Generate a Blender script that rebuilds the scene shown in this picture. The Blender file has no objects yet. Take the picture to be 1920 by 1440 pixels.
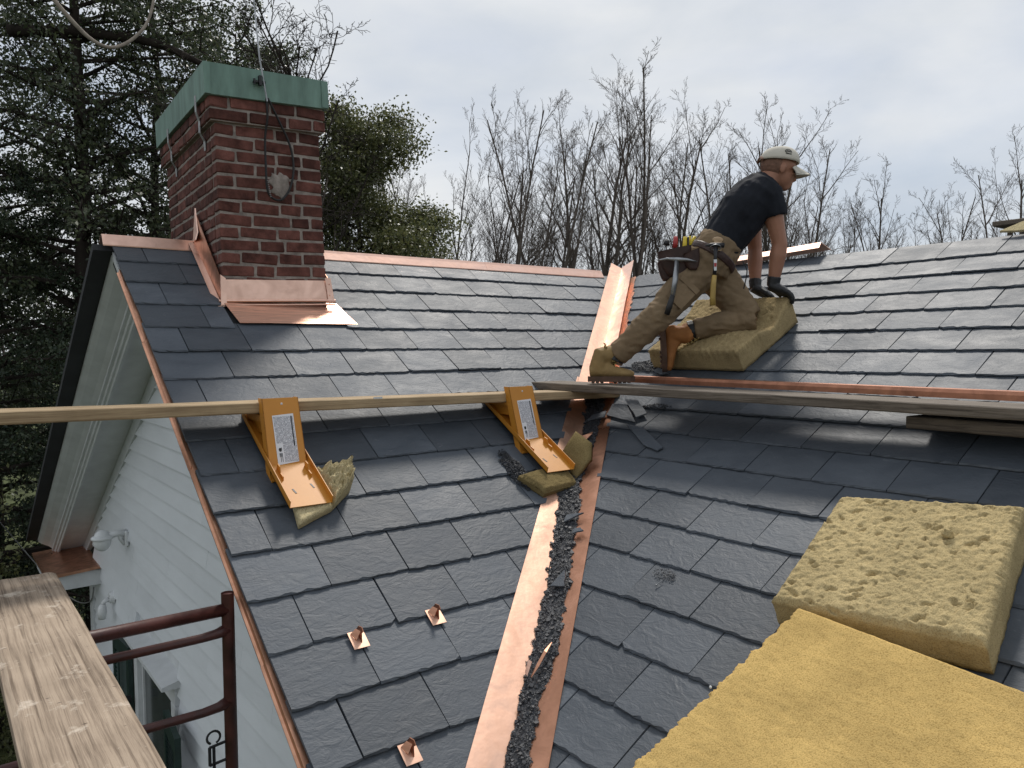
import bpy, bmesh, math, random
import numpy as np
from mathutils import Vector, Matrix, noise as mnoise

random.seed(7)
rng = np.random.default_rng(11)
scene = bpy.context.scene
COL = scene.collection
R = math.radians

# ---------------------------------------------------------------- camera
CAM = Vector((-4.2694, -4.646, -0.5464))
FW = Vector((0.6065, 0.79366, -0.04757)).normalized()
RT = Vector((0.79429, -0.60749, -0.00853)).normalized()
UP = RT.cross(FW).normalized()
cd = bpy.data.cameras.new("camera")
cd.sensor_width = 36.0
cd.sensor_fit = 'HORIZONTAL'
cd.lens = 27.08
cd.clip_start = 0.02
cd.clip_end = 3000
cam = bpy.data.objects.new("camera", cd)
COL.objects.link(cam)
m3 = Matrix((RT, UP, -FW)).transposed()
cam.matrix_world = Matrix.Translation(CAM) @ m3.to_4x4()
scene.camera = cam

# ---------------------------------------------------------------- sky, sun, exposure
SUN_TO = Vector((0.48, 0.37, 0.80)).normalized()
world = bpy.data.worlds.new("World")
scene.world = world
world.use_nodes = True
nt = world.node_tree
nt.nodes.clear()
wo = nt.nodes.new("ShaderNodeOutputWorld")
bg = nt.nodes.new("ShaderNodeBackground")
bg.inputs[1].default_value = 0.1
sky = nt.nodes.new("ShaderNodeTexSky")
sky.sky_type = 'NISHITA'
sky.sun_disc = False
sky.sun_elevation = math.asin(SUN_TO.z)
sky.sun_rotation = math.atan2(SUN_TO.x, SUN_TO.y)
sky.dust_density = 2.0
tc = nt.nodes.new("ShaderNodeTexCoord")
mp = nt.nodes.new("ShaderNodeMapping")
mp.inputs['Scale'].default_value = (1.0, 1.0, 2.6)
mp.inputs['Rotation'].default_value = (0.1, -0.12, 0.5)
n1 = nt.nodes.new("ShaderNodeTexNoise")
n1.inputs['Scale'].default_value = 2.3
n1.inputs['Detail'].default_value = 7
n1.inputs['Roughness'].default_value = 0.52
n1.inputs['Distortion'].default_value = 0.35
n2 = nt.nodes.new("ShaderNodeTexNoise")
n2.inputs['Scale'].default_value = 4.6
n2.inputs['Detail'].default_value = 6
r1 = nt.nodes.new("ShaderNodeValToRGB")
r1.color_ramp.elements[0].position = 0.30
r1.color_ramp.elements[0].color = (5.4, 6.05, 6.95, 1)
r1.color_ramp.elements[1].position = 0.66
r1.color_ramp.elements[1].color = (8.7, 8.8, 8.85, 1)
r2 = nt.nodes.new("ShaderNodeMapRange")
r2.inputs[1].default_value = 0.32
r2.inputs[2].default_value = 0.62
r2.inputs[3].default_value = 0.70
r2.inputs[4].default_value = 1.0
mx = nt.nodes.new("ShaderNodeMixRGB")
L = nt.links.new
L(tc.outputs['Generated'], mp.inputs[0])
L(mp.outputs[0], n1.inputs[0])
L(mp.outputs[0], n2.inputs[0])
L(n1.outputs[0], r1.inputs[0])
L(n2.outputs[0], r2.inputs[0])
L(r2.outputs[0], mx.inputs[0])
L(sky.outputs[0], mx.inputs[1])
L(r1.outputs[0], mx.inputs[2])
L(mx.outputs[0], bg.inputs[0])
L(bg.outputs[0], wo.inputs[0])

sl = bpy.data.lights.new("sun", 'SUN')
sl.energy = 3.0
sl.angle = R(10)
sl.color = (1.0, 0.95, 0.88)
sun = bpy.data.objects.new("sun", sl)
COL.objects.link(sun)
sun.rotation_euler = (-SUN_TO).to_track_quat('-Z', 'Y').to_euler()
sun.location = (5, 8, 20)

scene.view_settings.view_transform = 'Standard'
scene.view_settings.look = 'None'
scene.view_settings.exposure = 0.0
scene.view_settings.gamma = 1.0
scene.view_settings.use_curve_mapping = False
scene.render.engine = 'CYCLES'
scene.cycles.max_bounces = 6
scene.cycles.diffuse_bounces = 3
scene.cycles.glossy_bounces = 3
scene.cycles.transmission_bounces = 3

# ---------------------------------------------------------------- materials
MATS = {}
def newmat(name):
    m = bpy.data.materials.new(name)
    m.use_nodes = True
    MATS[name] = m
    return m, m.node_tree, m.node_tree.nodes['Principled BSDF']

def simple(name, col, rough=0.6, metal=0.0, var=0.15, scale=6.0, bump=0.0, bscale=40.0, stretch=(1, 1, 1),
           rand=0.0, spec=0.5, detail=5, rvar=0.0, bdist=0.004):
    """principled colour broken up by noise, with fine relief"""
    m, t, b = newmat(name)
    tc = t.nodes.new("ShaderNodeTexCoord")
    mp = t.nodes.new("ShaderNodeMapping")
    mp.inputs['Scale'].default_value = stretch
    src = tc.outputs['Object']
    oi = t.nodes.new("ShaderNodeObjectInfo")
    add = t.nodes.new("ShaderNodeVectorMath"); add.operation = 'ADD'
    mul = t.nodes.new("ShaderNodeMath"); mul.operation = 'MULTIPLY'; mul.inputs[1].default_value = 57.0
    t.links.new(oi.outputs['Random'], mul.inputs[0])
    t.links.new(src, mp.inputs[0])
    t.links.new(mp.outputs[0], add.inputs[0])
    t.links.new(mul.outputs[0], add.inputs[1])
    n = t.nodes.new("ShaderNodeTexNoise")
    n.inputs['Scale'].default_value = scale
    n.inputs['Detail'].default_value = detail
    n.inputs['Roughness'].default_value = 0.6
    t.links.new(add.outputs[0], n.inputs[0])
    ramp = t.nodes.new("ShaderNodeValToRGB")
    ramp.color_ramp.elements[0].position = 0.3
    ramp.color_ramp.elements[1].position = 0.7
    lo = [max(0, c * (1 - var)) for c in col]; hi = [min(1, c * (1 + var)) for c in col]
    ramp.color_ramp.elements[0].color = (*lo, 1)
    ramp.color_ramp.elements[1].color = (*hi, 1)
    t.links.new(n.outputs[0], ramp.inputs[0])
    out = ramp.outputs[0]
    if rand > 0:
        hs = t.nodes.new("ShaderNodeHueSaturation")
        mr = t.nodes.new("ShaderNodeMapRange")
        mr.inputs[3].default_value = 1 - rand; mr.inputs[4].default_value = 1 + rand
        t.links.new(oi.outputs['Random'], mr.inputs[0])
        t.links.new(mr.outputs[0], hs.inputs['Value'])
        t.links.new(out, hs.inputs['Color'])
        out = hs.outputs[0]
    t.links.new(out, b.inputs['Base Color'])
    b.inputs['Roughness'].default_value = rough
    b.inputs['Metallic'].default_value = metal
    b.inputs['Specular IOR Level'].default_value = spec
    if rvar > 0:
        mr = t.nodes.new("ShaderNodeMapRange")
        mr.inputs[1].default_value = 0.3; mr.inputs[2].default_value = 0.7
        mr.inputs[3].default_value = max(0.03, rough - rvar); mr.inputs[4].default_value = min(1, rough + rvar)
        t.links.new(n.outputs[0], mr.inputs[0]); t.links.new(mr.outputs[0], b.inputs['Roughness'])
    if bump > 0:
        nb = t.nodes.new("ShaderNodeTexNoise")
        nb.inputs['Scale'].default_value = bscale
        nb.inputs['Detail'].default_value = 6
        nb.inputs['Roughness'].default_value = 0.6
        t.links.new(add.outputs[0], nb.inputs[0])
        bp = t.nodes.new("ShaderNodeBump")
        bp.inputs['Strength'].default_value = bump
        bp.inputs['Distance'].default_value = bdist
        t.links.new(nb.outputs[0], bp.inputs['Height'])
        t.links.new(bp.outputs[0], b.inputs['Normal'])
    return m

def slate_mat(name, axis):
    """riven slate: cleft ripples stretched along the course, faint veins, per-slate tone"""
    m, t, b = newmat(name)
    tc = t.nodes.new("ShaderNodeTexCoord"); oi = t.nodes.new("ShaderNodeObjectInfo")
    mp = t.nodes.new("ShaderNodeMapping")
    mp.inputs['Scale'].default_value = (0.55, 1, 1) if axis == 0 else (1, 0.55, 1)
    mul = t.nodes.new("ShaderNodeMath"); mul.operation = 'MULTIPLY'; mul.inputs[1].default_value = 91.0
    add = t.nodes.new("ShaderNodeVectorMath"); add.operation = 'ADD'
    t.links.new(tc.outputs['Object'], mp.inputs[0]); t.links.new(mp.outputs[0], add.inputs[0])
    t.links.new(oi.outputs['Random'], mul.inputs[0]); t.links.new(mul.outputs[0], add.inputs[1])
    n = t.nodes.new("ShaderNodeTexNoise"); n.inputs['Scale'].default_value = 7; n.inputs['Detail'].default_value = 8
    n.inputs['Roughness'].default_value = 0.62; n.inputs['Distortion'].default_value = 0.6
    t.links.new(add.outputs[0], n.inputs[0])
    ramp = t.nodes.new("ShaderNodeValToRGB")
    ramp.color_ramp.elements[0].position = 0.28; ramp.color_ramp.elements[0].color = (0.054, 0.065, 0.080, 1)
    ramp.color_ramp.elements[1].position = 0.75; ramp.color_ramp.elements[1].color = (0.090, 0.103, 0.121, 1)
    t.links.new(n.outputs[0], ramp.inputs[0])
    # sparse pale scratches
    v = t.nodes.new("ShaderNodeTexNoise"); v.inputs['Scale'].default_value = 26; v.inputs['Detail'].default_value = 3
    v.inputs['Distortion'].default_value = 2.5
    t.links.new(add.outputs[0], v.inputs[0])
    vr = t.nodes.new("ShaderNodeMapRange"); vr.inputs[1].default_value = 0.66; vr.inputs[2].default_value = 0.80
    vr.inputs[3].default_value = 0; vr.inputs[4].default_value = 0.45
    t.links.new(v.outputs[0], vr.inputs[0])
    mx = t.nodes.new("ShaderNodeMixRGB"); mx.inputs[2].default_value = (0.17, 0.18, 0.20, 1)
    t.links.new(vr.outputs[0], mx.inputs[0]); t.links.new(ramp.outputs[0], mx.inputs[1])
    hs = t.nodes.new("ShaderNodeHueSaturation")
    mr = t.nodes.new("ShaderNodeMapRange"); mr.inputs[3].default_value = 0.80; mr.inputs[4].default_value = 1.18
    t.links.new(oi.outputs['Random'], mr.inputs[0]); t.links.new(mr.outputs[0], hs.inputs['Value'])
    t.links.new(mx.outputs[0], hs.inputs['Color']); t.links.new(hs.outputs[0], b.inputs['Base Color'])
    rr = t.nodes.new("ShaderNodeMapRange"); rr.inputs[1].default_value = 0.3; rr.inputs[2].default_value = 0.7
    rr.inputs[3].default_value = 0.52; rr.inputs[4].default_value = 0.66
    t.links.new(n.outputs[0], rr.inputs[0]); t.links.new(rr.outputs[0], b.inputs['Roughness'])
    b.inputs['Specular IOR Level'].default_value = 0.32
    # relief: broad clefts + fine ripple
    w = t.nodes.new("ShaderNodeTexNoise"); w.inputs['Scale'].default_value = 22; w.inputs['Detail'].default_value = 5
    w.inputs['Roughness'].default_value = 0.55; w.inputs['Distortion'].default_value = 1.6
    t.links.new(add.outputs[0], w.inputs[0])
    wr = t.nodes.new("ShaderNodeMapRange"); wr.inputs[1].default_value = 0.35; wr.inputs[2].default_value = 0.66
    t.links.new(w.outputs[0], wr.inputs[0])
    f = t.nodes.new("ShaderNodeTexNoise"); f.inputs['Scale'].default_value = 105; f.inputs['Detail'].default_value = 5
    f.inputs['Distortion'].default_value = 1.0
    t.links.new(add.outputs[0], f.inputs[0])
    b1 = t.nodes.new("ShaderNodeBump"); b1.inputs['Strength'].default_value = 0.32; b1.inputs['Distance'].default_value = 0.004
    b2 = t.nodes.new("ShaderNodeBump"); b2.inputs['Strength'].default_value = 0.55; b2.inputs['Distance'].default_value = 0.002
    t.links.new(wr.outputs[0], b1.inputs['Height']); t.links.new(f.outputs[0], b2.inputs['Height'])
    t.links.new(b1.outputs[0], b2.inputs['Normal']); t.links.new(b2.outputs[0], b.inputs['Normal'])
    return m

def wood_mat(name, c0, c1, axis, ring=14.0, stain=None, rough=0.75, bump=0.5):
    """long grain along one axis: stretched noise streaks, dark cracks, optional pale stain"""
    m, t, b = newmat(name)
    tc = t.nodes.new("ShaderNodeTexCoord"); mp = t.nodes.new("ShaderNodeMapping")
    s = [1.0, 1.0, 1.0]; s[axis] = 0.016
    mp.inputs['Scale'].default_value = s
    t.links.new(tc.outputs['Object'], mp.inputs[0])
    n = t.nodes.new("ShaderNodeTexNoise"); n.inputs['Scale'].default_value = ring * 9; n.inputs['Detail'].default_value = 7
    n.inputs['Roughness'].default_value = 0.72; n.inputs['Distortion'].default_value = 0.25
    warp = t.nodes.new("ShaderNodeTexNoise"); warp.inputs['Scale'].default_value = 3.0; warp.inputs['Detail'].default_value = 2
    t.links.new(tc.outputs['Object'], warp.inputs[0])
    wm = t.nodes.new("ShaderNodeVectorMath"); wm.operation = 'SCALE'; wm.inputs['Scale'].default_value = 0.012
    wa = t.nodes.new("ShaderNodeVectorMath"); wa.operation = 'ADD'
    t.links.new(warp.outputs['Color'], wm.inputs[0]); t.links.new(tc.outputs['Object'], wa.inputs[0]); t.links.new(wm.outputs[0], wa.inputs[1])
    t.links.new(wa.outputs[0], mp.inputs[0])
    t.links.new(mp.outputs[0], n.inputs[0])
    ramp = t.nodes.new("ShaderNodeValToRGB")
    ramp.color_ramp.elements[0].position = 0.33; ramp.color_ramp.elements[0].color = (*c0, 1)
    ramp.color_ramp.elements[1].position = 0.56; ramp.color_ramp.elements[1].color = (*c1, 1)
    t.links.new(n.outputs[0], ramp.inputs[0])
    big = t.nodes.new("ShaderNodeTexNoise"); big.inputs['Scale'].default_value = 5; big.inputs['Detail'].default_value = 4
    t.links.new(tc.outputs['Object'], big.inputs[0])
    mx = t.nodes.new("ShaderNodeMixRGB"); mx.blend_type = 'MULTIPLY'; mx.inputs[0].default_value = 0.7
    br = t.nodes.new("ShaderNodeValToRGB")
    br.color_ramp.elements[0].position = 0.3; br.color_ramp.elements[0].color = (0.62, 0.6, 0.58, 1)
    br.color_ramp.elements[1].position = 0.65; br.color_ramp.elements[1].color = (1, 1, 1, 1)
    t.links.new(big.outputs[0], br.inputs[0]); t.links.new(ramp.outputs[0], mx.inputs[1]); t.links.new(br.outputs[0], mx.inputs[2])
    out = mx.outputs[0]
    if stain:
        sp = t.nodes.new("ShaderNodeTexNoise"); sp.inputs['Scale'].default_value = 9; sp.inputs['Detail'].default_value = 9
        sp.inputs['Roughness'].default_value = 0.72
        t.links.new(tc.outputs['Object'], sp.inputs[0])
        sr = t.nodes.new("ShaderNodeMapRange"); sr.inputs[1].default_value = 0.57; sr.inputs[2].default_value = 0.66
        sr.inputs[4].default_value = 0.75
        t.links.new(sp.outputs[0], sr.inputs[0])
        m2 = t.nodes.new("ShaderNodeMixRGB"); m2.inputs[2].default_value = (*stain, 1)
        t.links.new(sr.outputs[0], m2.inputs[0]); t.links.new(out, m2.inputs[1]); out = m2.outputs[0]
        # dark nicks
        nk = t.nodes.new("ShaderNodeTexVoronoi"); nk.inputs['Scale'].default_value = 22
        nk.inputs['Randomness'].default_value = 1.0
        mp2 = t.nodes.new("ShaderNodeMapping"); mp2.inputs['Scale'].default_value = (0.6, 1.6, 1)
        t.links.new(tc.outputs['Object'], mp2.inputs[0]); t.links.new(mp2.outputs[0], nk.inputs[0])
        nr = t.nodes.new("ShaderNodeMapRange"); nr.inputs[1].default_value = 0.05; nr.inputs[2].default_value = 0.09
        nr.inputs[3].default_value = 0.85; nr.inputs[4].default_value = 0
        t.links.new(nk.outputs[0], nr.inputs[0])
        m4 = t.nodes.new("ShaderNodeMixRGB"); m4.inputs[2].default_value = (0.05, 0.035, 0.03, 1)
        t.links.new(nr.outputs[0], m4.inputs[0]); t.links.new(out, m4.inputs[1]); out = m4.outputs[0]
    t.links.new(out, b.inputs['Base Color'])
    b.inputs['Roughness'].default_value = rough
    b.inputs['Specular IOR Level'].default_value = 0.25
    bp = t.nodes.new("ShaderNodeBump"); bp.inputs['Strength'].default_value = bump; bp.inputs['Distance'].default_value = 0.003
    t.links.new(n.outputs[0], bp.inputs['Height']); t.links.new(bp.outputs[0], b.inputs['Normal'])
    return m

def copper_mat(name, col, rough, smear, streak=(1, 1, 1)):
    m, t, b = newmat(name)
    tc = t.nodes.new("ShaderNodeTexCoord"); mp = t.nodes.new("ShaderNodeMapping")
    mp.inputs['Scale'].default_value = streak
    t.links.new(tc.outputs['Object'], mp.inputs[0])
    n = t.nodes.new("ShaderNodeTexNoise"); n.inputs['Scale'].default_value = 9; n.inputs['Detail'].default_value = 7
    n.inputs['Distortion'].default_value = 1.2
    t.links.new(mp.outputs[0], n.inputs[0])
    ramp = t.nodes.new("ShaderNodeValToRGB")
    ramp.color_ramp.elements[0].position = 0.30; ramp.color_ramp.elements[0].color = (*[c * (1 - smear) for c in col], 1)
    ramp.color_ramp.elements[1].position = 0.62; ramp.color_ramp.elements[1].color = (*col, 1)
    t.links.new(n.outputs[0], ramp.inputs[0]); t.links.new(ramp.outputs[0], b.inputs['Base Color'])
    b.inputs['Metallic'].default_value = 0.92
    mr = t.nodes.new("ShaderNodeMapRange"); mr.inputs[1].default_value = 0.3; mr.inputs[2].default_value = 0.7
    mr.inputs[3].default_value = rough * 1.35; mr.inputs[4].default_value = rough * 0.8
    t.links.new(n.outputs[0], mr.inputs[0]); t.links.new(mr.outputs[0], b.inputs['Roughness'])
    w = t.nodes.new("ShaderNodeTexNoise"); w.inputs['Scale'].default_value = 11; w.inputs['Detail'].default_value = 3
    t.links.new(mp.outputs[0], w.inputs[0])
    bp = t.nodes.new("ShaderNodeBump"); bp.inputs['Strength'].default_value = 0.22; bp.inputs['Distance'].default_value = 0.01
    t.links.new(w.outputs[0], bp.inputs['Height']); t.links.new(bp.outputs[0], b.inputs['Normal'])
    return m

def foam_mat(name, col, coarse=0.35):
    m, t, b = newmat(name)
    tc = t.nodes.new("ShaderNodeTexCoord")
    def noise(sc, det, ro=.6, di=0):
        n = t.nodes.new("ShaderNodeTexNoise"); n.inputs['Scale'].default_value = sc; n.inputs['Detail'].default_value = det
        n.inputs['Roughness'].default_value = ro; n.inputs['Distortion'].default_value = di
        t.links.new(tc.outputs['Object'], n.inputs[0]); return n
    big = noise(6, 5); fine = noise(230, 4, .7); mid = noise(46, 6, .65, .6)
    r = t.nodes.new("ShaderNodeValToRGB")
    r.color_ramp.elements[0].position = .3; r.color_ramp.elements[0].color = (*[c * .80 for c in col], 1)
    r.color_ramp.elements[1].position = .7; r.color_ramp.elements[1].color = (*[min(1, c * 1.12) for c in col], 1)
    t.links.new(big.outputs[0], r.inputs[0])
    r2 = t.nodes.new("ShaderNodeValToRGB")
    r2.color_ramp.elements[0].position = .36; r2.color_ramp.elements[0].color = (.55, .50, .42, 1)
    r2.color_ramp.elements[1].position = .52; r2.color_ramp.elements[1].color = (1, 1, 1, 1)
    t.links.new(fine.outputs[0], r2.inputs[0])
    mx = t.nodes.new("ShaderNodeMixRGB"); mx.blend_type = 'MULTIPLY'; mx.inputs[0].default_value = .75
    t.links.new(r.outputs[0], mx.inputs[1]); t.links.new(r2.outputs[0], mx.inputs[2]); t.links.new(mx.outputs[0], b.inputs['Base Color'])
    b.inputs['Roughness'].default_value = 1.0; b.inputs['Specular IOR Level'].default_value = .03
    b1 = t.nodes.new("ShaderNodeBump"); b1.inputs['Strength'].default_value = coarse; b1.inputs['Distance'].default_value = .012
    b2 = t.nodes.new("ShaderNodeBump"); b2.inputs['Strength'].default_value = .8; b2.inputs['Distance'].default_value = .004
    t.links.new(mid.outputs[0], b1.inputs['Height']); t.links.new(fine.outputs[0], b2.inputs['Height'])
    t.links.new(b1.outputs[0], b2.inputs['Normal']); t.links.new(b2.outputs[0], b.inputs['Normal'])
    return m

def leaf_mat(name, c0, c1):
    m, t, b = newmat(name)
    g = t.nodes.new("ShaderNodeNewGeometry")
    ramp = t.nodes.new("ShaderNodeValToRGB")
    ramp.color_ramp.elements[0].color = (*c0, 1); ramp.color_ramp.elements[1].color = (*c1, 1)
    t.links.new(g.outputs['Random Per Island'], ramp.inputs[0])
    t.links.new(ramp.outputs[0], b.inputs['Base Color'])
    b.inputs['Roughness'].default_value = 0.42
    b.inputs['Specular IOR Level'].default_value = 0.45
    tr = t.nodes.new("ShaderNodeBsdfTranslucent"); t.links.new(ramp.outputs[0], tr.inputs[0])
    ms = t.nodes.new("ShaderNodeMixShader"); ms.inputs[0].default_value = 0.32
    o = t.nodes['Material Output']
    t.links.new(b.outputs[0], ms.inputs[1]); t.links.new(tr.outputs[0], ms.inputs[2]); t.links.new(ms.outputs[0], o.inputs[0])
    return m

slate_mat("slate_a", 0); slate_mat("slate_b", 1)
simple("slate_chip", (0.035, 0.038, 0.045), 0.62, var=0.6, scale=60, bump=0.4, bscale=120)
simple("underlay", (0.02, 0.021, 0.024), 0.8, var=0.3)
copper_mat("copper", (0.92, 0.62, 0.50), 0.42, 0.14)
copper_mat("copper_valley", (0.84, 0.53, 0.39), 0.40, 0.25, (1, 1, 1))
copper_mat("copper_dull", (0.66, 0.34, 0.22), 0.34, 0.40)
copper_mat("copper_rake", (0.74, 0.40, 0.26), 0.42, 0.25)
copper_mat("copper_brown", (0.46, 0.215, 0.135), 0.36, 0.35)
copper_mat("copper_streak", (0.88, 0.55, 0.41), 0.45, 0.42, (0.5, 9, 9))
simple("brick", (0.112, 0.046, 0.037), 0.9, var=0.55, scale=14, bump=0.7, bscale=55, rand=0.38, spec=0.2, bdist=0.006)
simple("mortar", (0.27, 0.235, 0.21), 0.95, var=0.35, scale=22, bump=0.8, bscale=60, spec=0.1, bdist=0.006)
simple("patina", (0.16, 0.255, 0.215), 0.62, var=0.28, scale=5, bump=0.15, bscale=30, stretch=(2.5, 2.5, 0.6), spec=0.3)
simple("white_paint", (0.66, 0.69, 0.715), 0.55, var=0.07, scale=3, bump=0.25, bscale=30, stretch=(1, 0.35, 1), spec=0.3)
simple("white_trim", (0.57, 0.59, 0.60), 0.5, var=0.10, scale=6, bump=0.15, bscale=24, spec=0.3)
simple("white_plastic", (0.66, 0.68, 0.69), 0.4, var=0.04, spec=0.4)
simple("yellow_paint", (0.54, 0.225, 0.025), 0.5, var=0.06, scale=7, bump=0.05, bscale=60, spec=0.5)
foam_mat("foam", (0.64, 0.445, 0.170), .22)
foam_mat("foam_worker", (0.42, 0.325, 0.175), .4)
foam_mat("foam_dusty", (0.54, 0.43, 0.23), .6)
foam_mat("foam_pale", (0.56, 0.48, 0.29), .6)
foam_mat("foam_olive", (0.22, 0.17, 0.08), .4)
wood_mat("wood_pale", (0.15, 0.110, 0.078), (0.41, 0.325, 0.245), 1, ring=12, stain=(0.60, 0.52, 0.43), bump=0.9)
wood_mat("wood_tan", (0.24, 0.165, 0.095), (0.46, 0.345, 0.21), 0, ring=12)
wood_mat("wood_grey", (0.065, 0.052, 0.041), (0.20, 0.168, 0.135), 1, ring=14)
wood_mat("wood_dark", (0.045, 0.035, 0.028), (0.13, 0.105, 0.08), 1, ring=14)
simple("red_pipe", (0.055, 0.014, 0.011), 0.45, var=0.5, scale=12, bump=0.2, bscale=50, rvar=0.12)
simple("black_iron", (0.012, 0.012, 0.014), 0.5, var=0.3)
simple("black_rubber", (0.010, 0.010, 0.011), 0.55, var=0.3, bump=0.3, bscale=60)
simple("steel", (0.30, 0.31, 0.32), 0.35, metal=0.9, var=0.3, scale=20)
simple("grey_strap", (0.30, 0.30, 0.30), 0.5, metal=0.5, var=0.25, scale=20)
simple("green_paint", (0.012, 0.030, 0.025), 0.45, var=0.25, scale=12)
simple("window_dark", (0.05, 0.06, 0.06), 0.12, var=0.2)
simple("screen_mesh", (0.10, 0.115, 0.115), 0.6, var=0.1)
simple("shirt", (0.016, 0.018, 0.024), 0.85, var=0.25, scale=9, bump=0.4, bscale=16, spec=0.15, bdist=0.012)
simple("trousers", (0.21, 0.152, 0.094), 0.9, var=0.16, scale=10, bump=0.5, bscale=15, spec=0.1, bdist=0.014)
simple("skin", (0.34, 0.165, 0.105), 0.5, var=0.10, scale=14, bump=0.1, bscale=60, spec=0.35)
simple("hair", (0.17, 0.090, 0.060), 0.8, var=0.3, scale=60)
simple("boot_tan", (0.26, 0.175, 0.075), 0.7, var=0.18, scale=14, bump=0.3, bscale=40, spec=0.2)
simple("boot_orange", (0.32, 0.135, 0.045), 0.7, var=0.18, scale=14, bump=0.3, bscale=40, spec=0.2)
simple("sole", (0.09, 0.05, 0.032), 0.8, var=0.3, scale=20)
simple("lace", (0.30, 0.22, 0.08), 0.7, var=0.3, scale=40)
simple("glove", (0.012, 0.013, 0.015), 0.5, var=0.3, scale=20, bump=0.4, bscale=60)
simple("cap_cloth", (0.56, 0.53, 0.46), 0.85, var=0.08, scale=12, bump=0.25, bscale=50, spec=0.1)
simple("leather", (0.040, 0.018, 0.014), 0.55, var=0.35, scale=18, bump=0.4, bscale=40)
simple("tool_red", (0.35, 0.03, 0.03), 0.4, var=0.1)
simple("tool_yellow", (0.62, 0.46, 0.03), 0.4, var=0.1)
simple("hammer_wood", (0.36, 0.24, 0.06), 0.5, var=0.2, scale=20, stretch=(1, 1, 0.2))
simple("leather_tan", (0.42, 0.29, 0.17), 0.6, var=0.15, scale=20)
simple("print_dark", (0.02, 0.02, 0.02), 0.6, var=0.1)
simple("bark_dark", (0.034, 0.028, 0.024), 0.95, var=0.4, scale=8, bump=0.8, bscale=20, stretch=(1, 1, 0.25), spec=0.1, bdist=0.02)
simple("bark_grey", (0.11, 0.092, 0.080), 0.95, var=0.3, scale=3, spec=0.1)
simple("bark_pale", (0.30, 0.26, 0.22), 0.9, var=0.3, scale=10, spec=0.1)
leaf_mat("leaf_dark", (0.030, 0.046, 0.026), (0.105, 0.125, 0.062))
leaf_mat("leaf_mid", (0.050, 0.066, 0.026), (0.185, 0.190, 0.078))
leaf_mat("leaf_hemlock", (0.022, 0.040, 0.024), (0.072, 0.094, 0.052))
leaf_mat("leaf_bud", (0.06, 0.04, 0.03), (0.14, 0.10, 0.07))
simple("grass_ground", (0.055, 0.065, 0.028), 0.95, var=0.5, scale=1.2, bump=0.6, bscale=8, spec=0.1)

# label print: rows of tiny illegible type on white
def label_mat():
    m, t, b = newmat("label_print")
    tc = t.nodes.new("ShaderNodeTexCoord")
    mp = t.nodes.new("ShaderNodeMapping"); mp.inputs['Scale'].default_value = (1, 1, 1)
    t.links.new(tc.outputs['Generated'], mp.inputs[0])
    sx = t.nodes.new("ShaderNodeSeparateXYZ"); t.links.new(mp.outputs[0], sx.inputs[0])
    # type columns run up the sheet: stripes across x, broken into words along z
    st = t.nodes.new("ShaderNodeMath"); st.operation = 'MULTIPLY'; st.inputs[1].default_value = 19.0
    t.links.new(sx.outputs[0], st.inputs[0])
    fr = t.nodes.new("ShaderNodeMath"); fr.operation = 'FRACT'; t.links.new(st.outputs[0], fr.inputs[0])
    gt = t.nodes.new("ShaderNodeMath"); gt.operation = 'GREATER_THAN'; gt.inputs[1].default_value = 0.45
    t.links.new(fr.outputs[0], gt.inputs[0])
    n = t.nodes.new("ShaderNodeTexNoise"); n.inputs['Scale'].default_value = 1.0; n.inputs['Detail'].default_value = 1
    m2 = t.nodes.new("ShaderNodeMapping"); m2.inputs['Scale'].default_value = (25, 1, 90)
    t.links.new(tc.outputs['Generated'], m2.inputs[0]); t.links.new(m2.outputs[0], n.inputs[0])
    g2 = t.nodes.new("ShaderNodeMath"); g2.operation = 'GREATER_THAN'; g2.inputs[1].default_value = 0.43
    t.links.new(n.outputs[0], g2.inputs[0])
    a = t.nodes.new("ShaderNodeMath"); a.operation = 'MULTIPLY'
    t.links.new(gt.outputs[0], a.inputs[0]); t.links.new(g2.outputs[0], a.inputs[1])
    # margins, and the lower left corner kept clear for the emblem
    def band(sock, lo, hi):
        p = t.nodes.new("ShaderNodeMath"); p.operation = 'GREATER_THAN'; p.inputs[1].default_value = lo
        q = t.nodes.new("ShaderNodeMath"); q.operation = 'LESS_THAN'; q.inputs[1].default_value = hi
        t.links.new(sock, p.inputs[0]); t.links.new(sock, q.inputs[0])
        k = t.nodes.new("ShaderNodeMath"); k.operation = 'MULTIPLY'
        t.links.new(p.outputs[0], k.inputs[0]); t.links.new(q.outputs[0], k.inputs[1]); return k.outputs[0]
    bx = band(sx.outputs[0], 0.07, 0.95); bz = band(sx.outputs[2], 0.05, 0.95)
    cx = band(sx.outputs[0], -1, 0.32); cz = band(sx.outputs[2], -1, 0.42)
    cc = t.nodes.new("ShaderNodeMath"); cc.operation = 'MULTIPLY'; t.links.new(cx, cc.inputs[0]); t.links.new(cz, cc.inputs[1])
    inv = t.nodes.new("ShaderNodeMath"); inv.operation = 'SUBTRACT'; inv.inputs[0].default_value = 1; t.links.new(cc.outputs[0], inv.inputs[1])
    o = a.outputs[0]
    for s in (bx, bz, inv.outputs[0]):
        k = t.nodes.new("ShaderNodeMath"); k.operation = 'MULTIPLY'; t.links.new(o, k.inputs[0]); t.links.new(s, k.inputs[1]); o = k.outputs[0]
    mx = t.nodes.new("ShaderNodeMixRGB"); mx.inputs[1].default_value = (0.72, 0.72, 0.74, 1); mx.inputs[2].default_value = (0.12, 0.12, 0.16, 1)
    t.links.new(o, mx.inputs[0]); t.links.new(mx.outputs[0], b.inputs['Base Color'])
    b.inputs['Roughness'].default_value = 0.4
label_mat()

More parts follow.
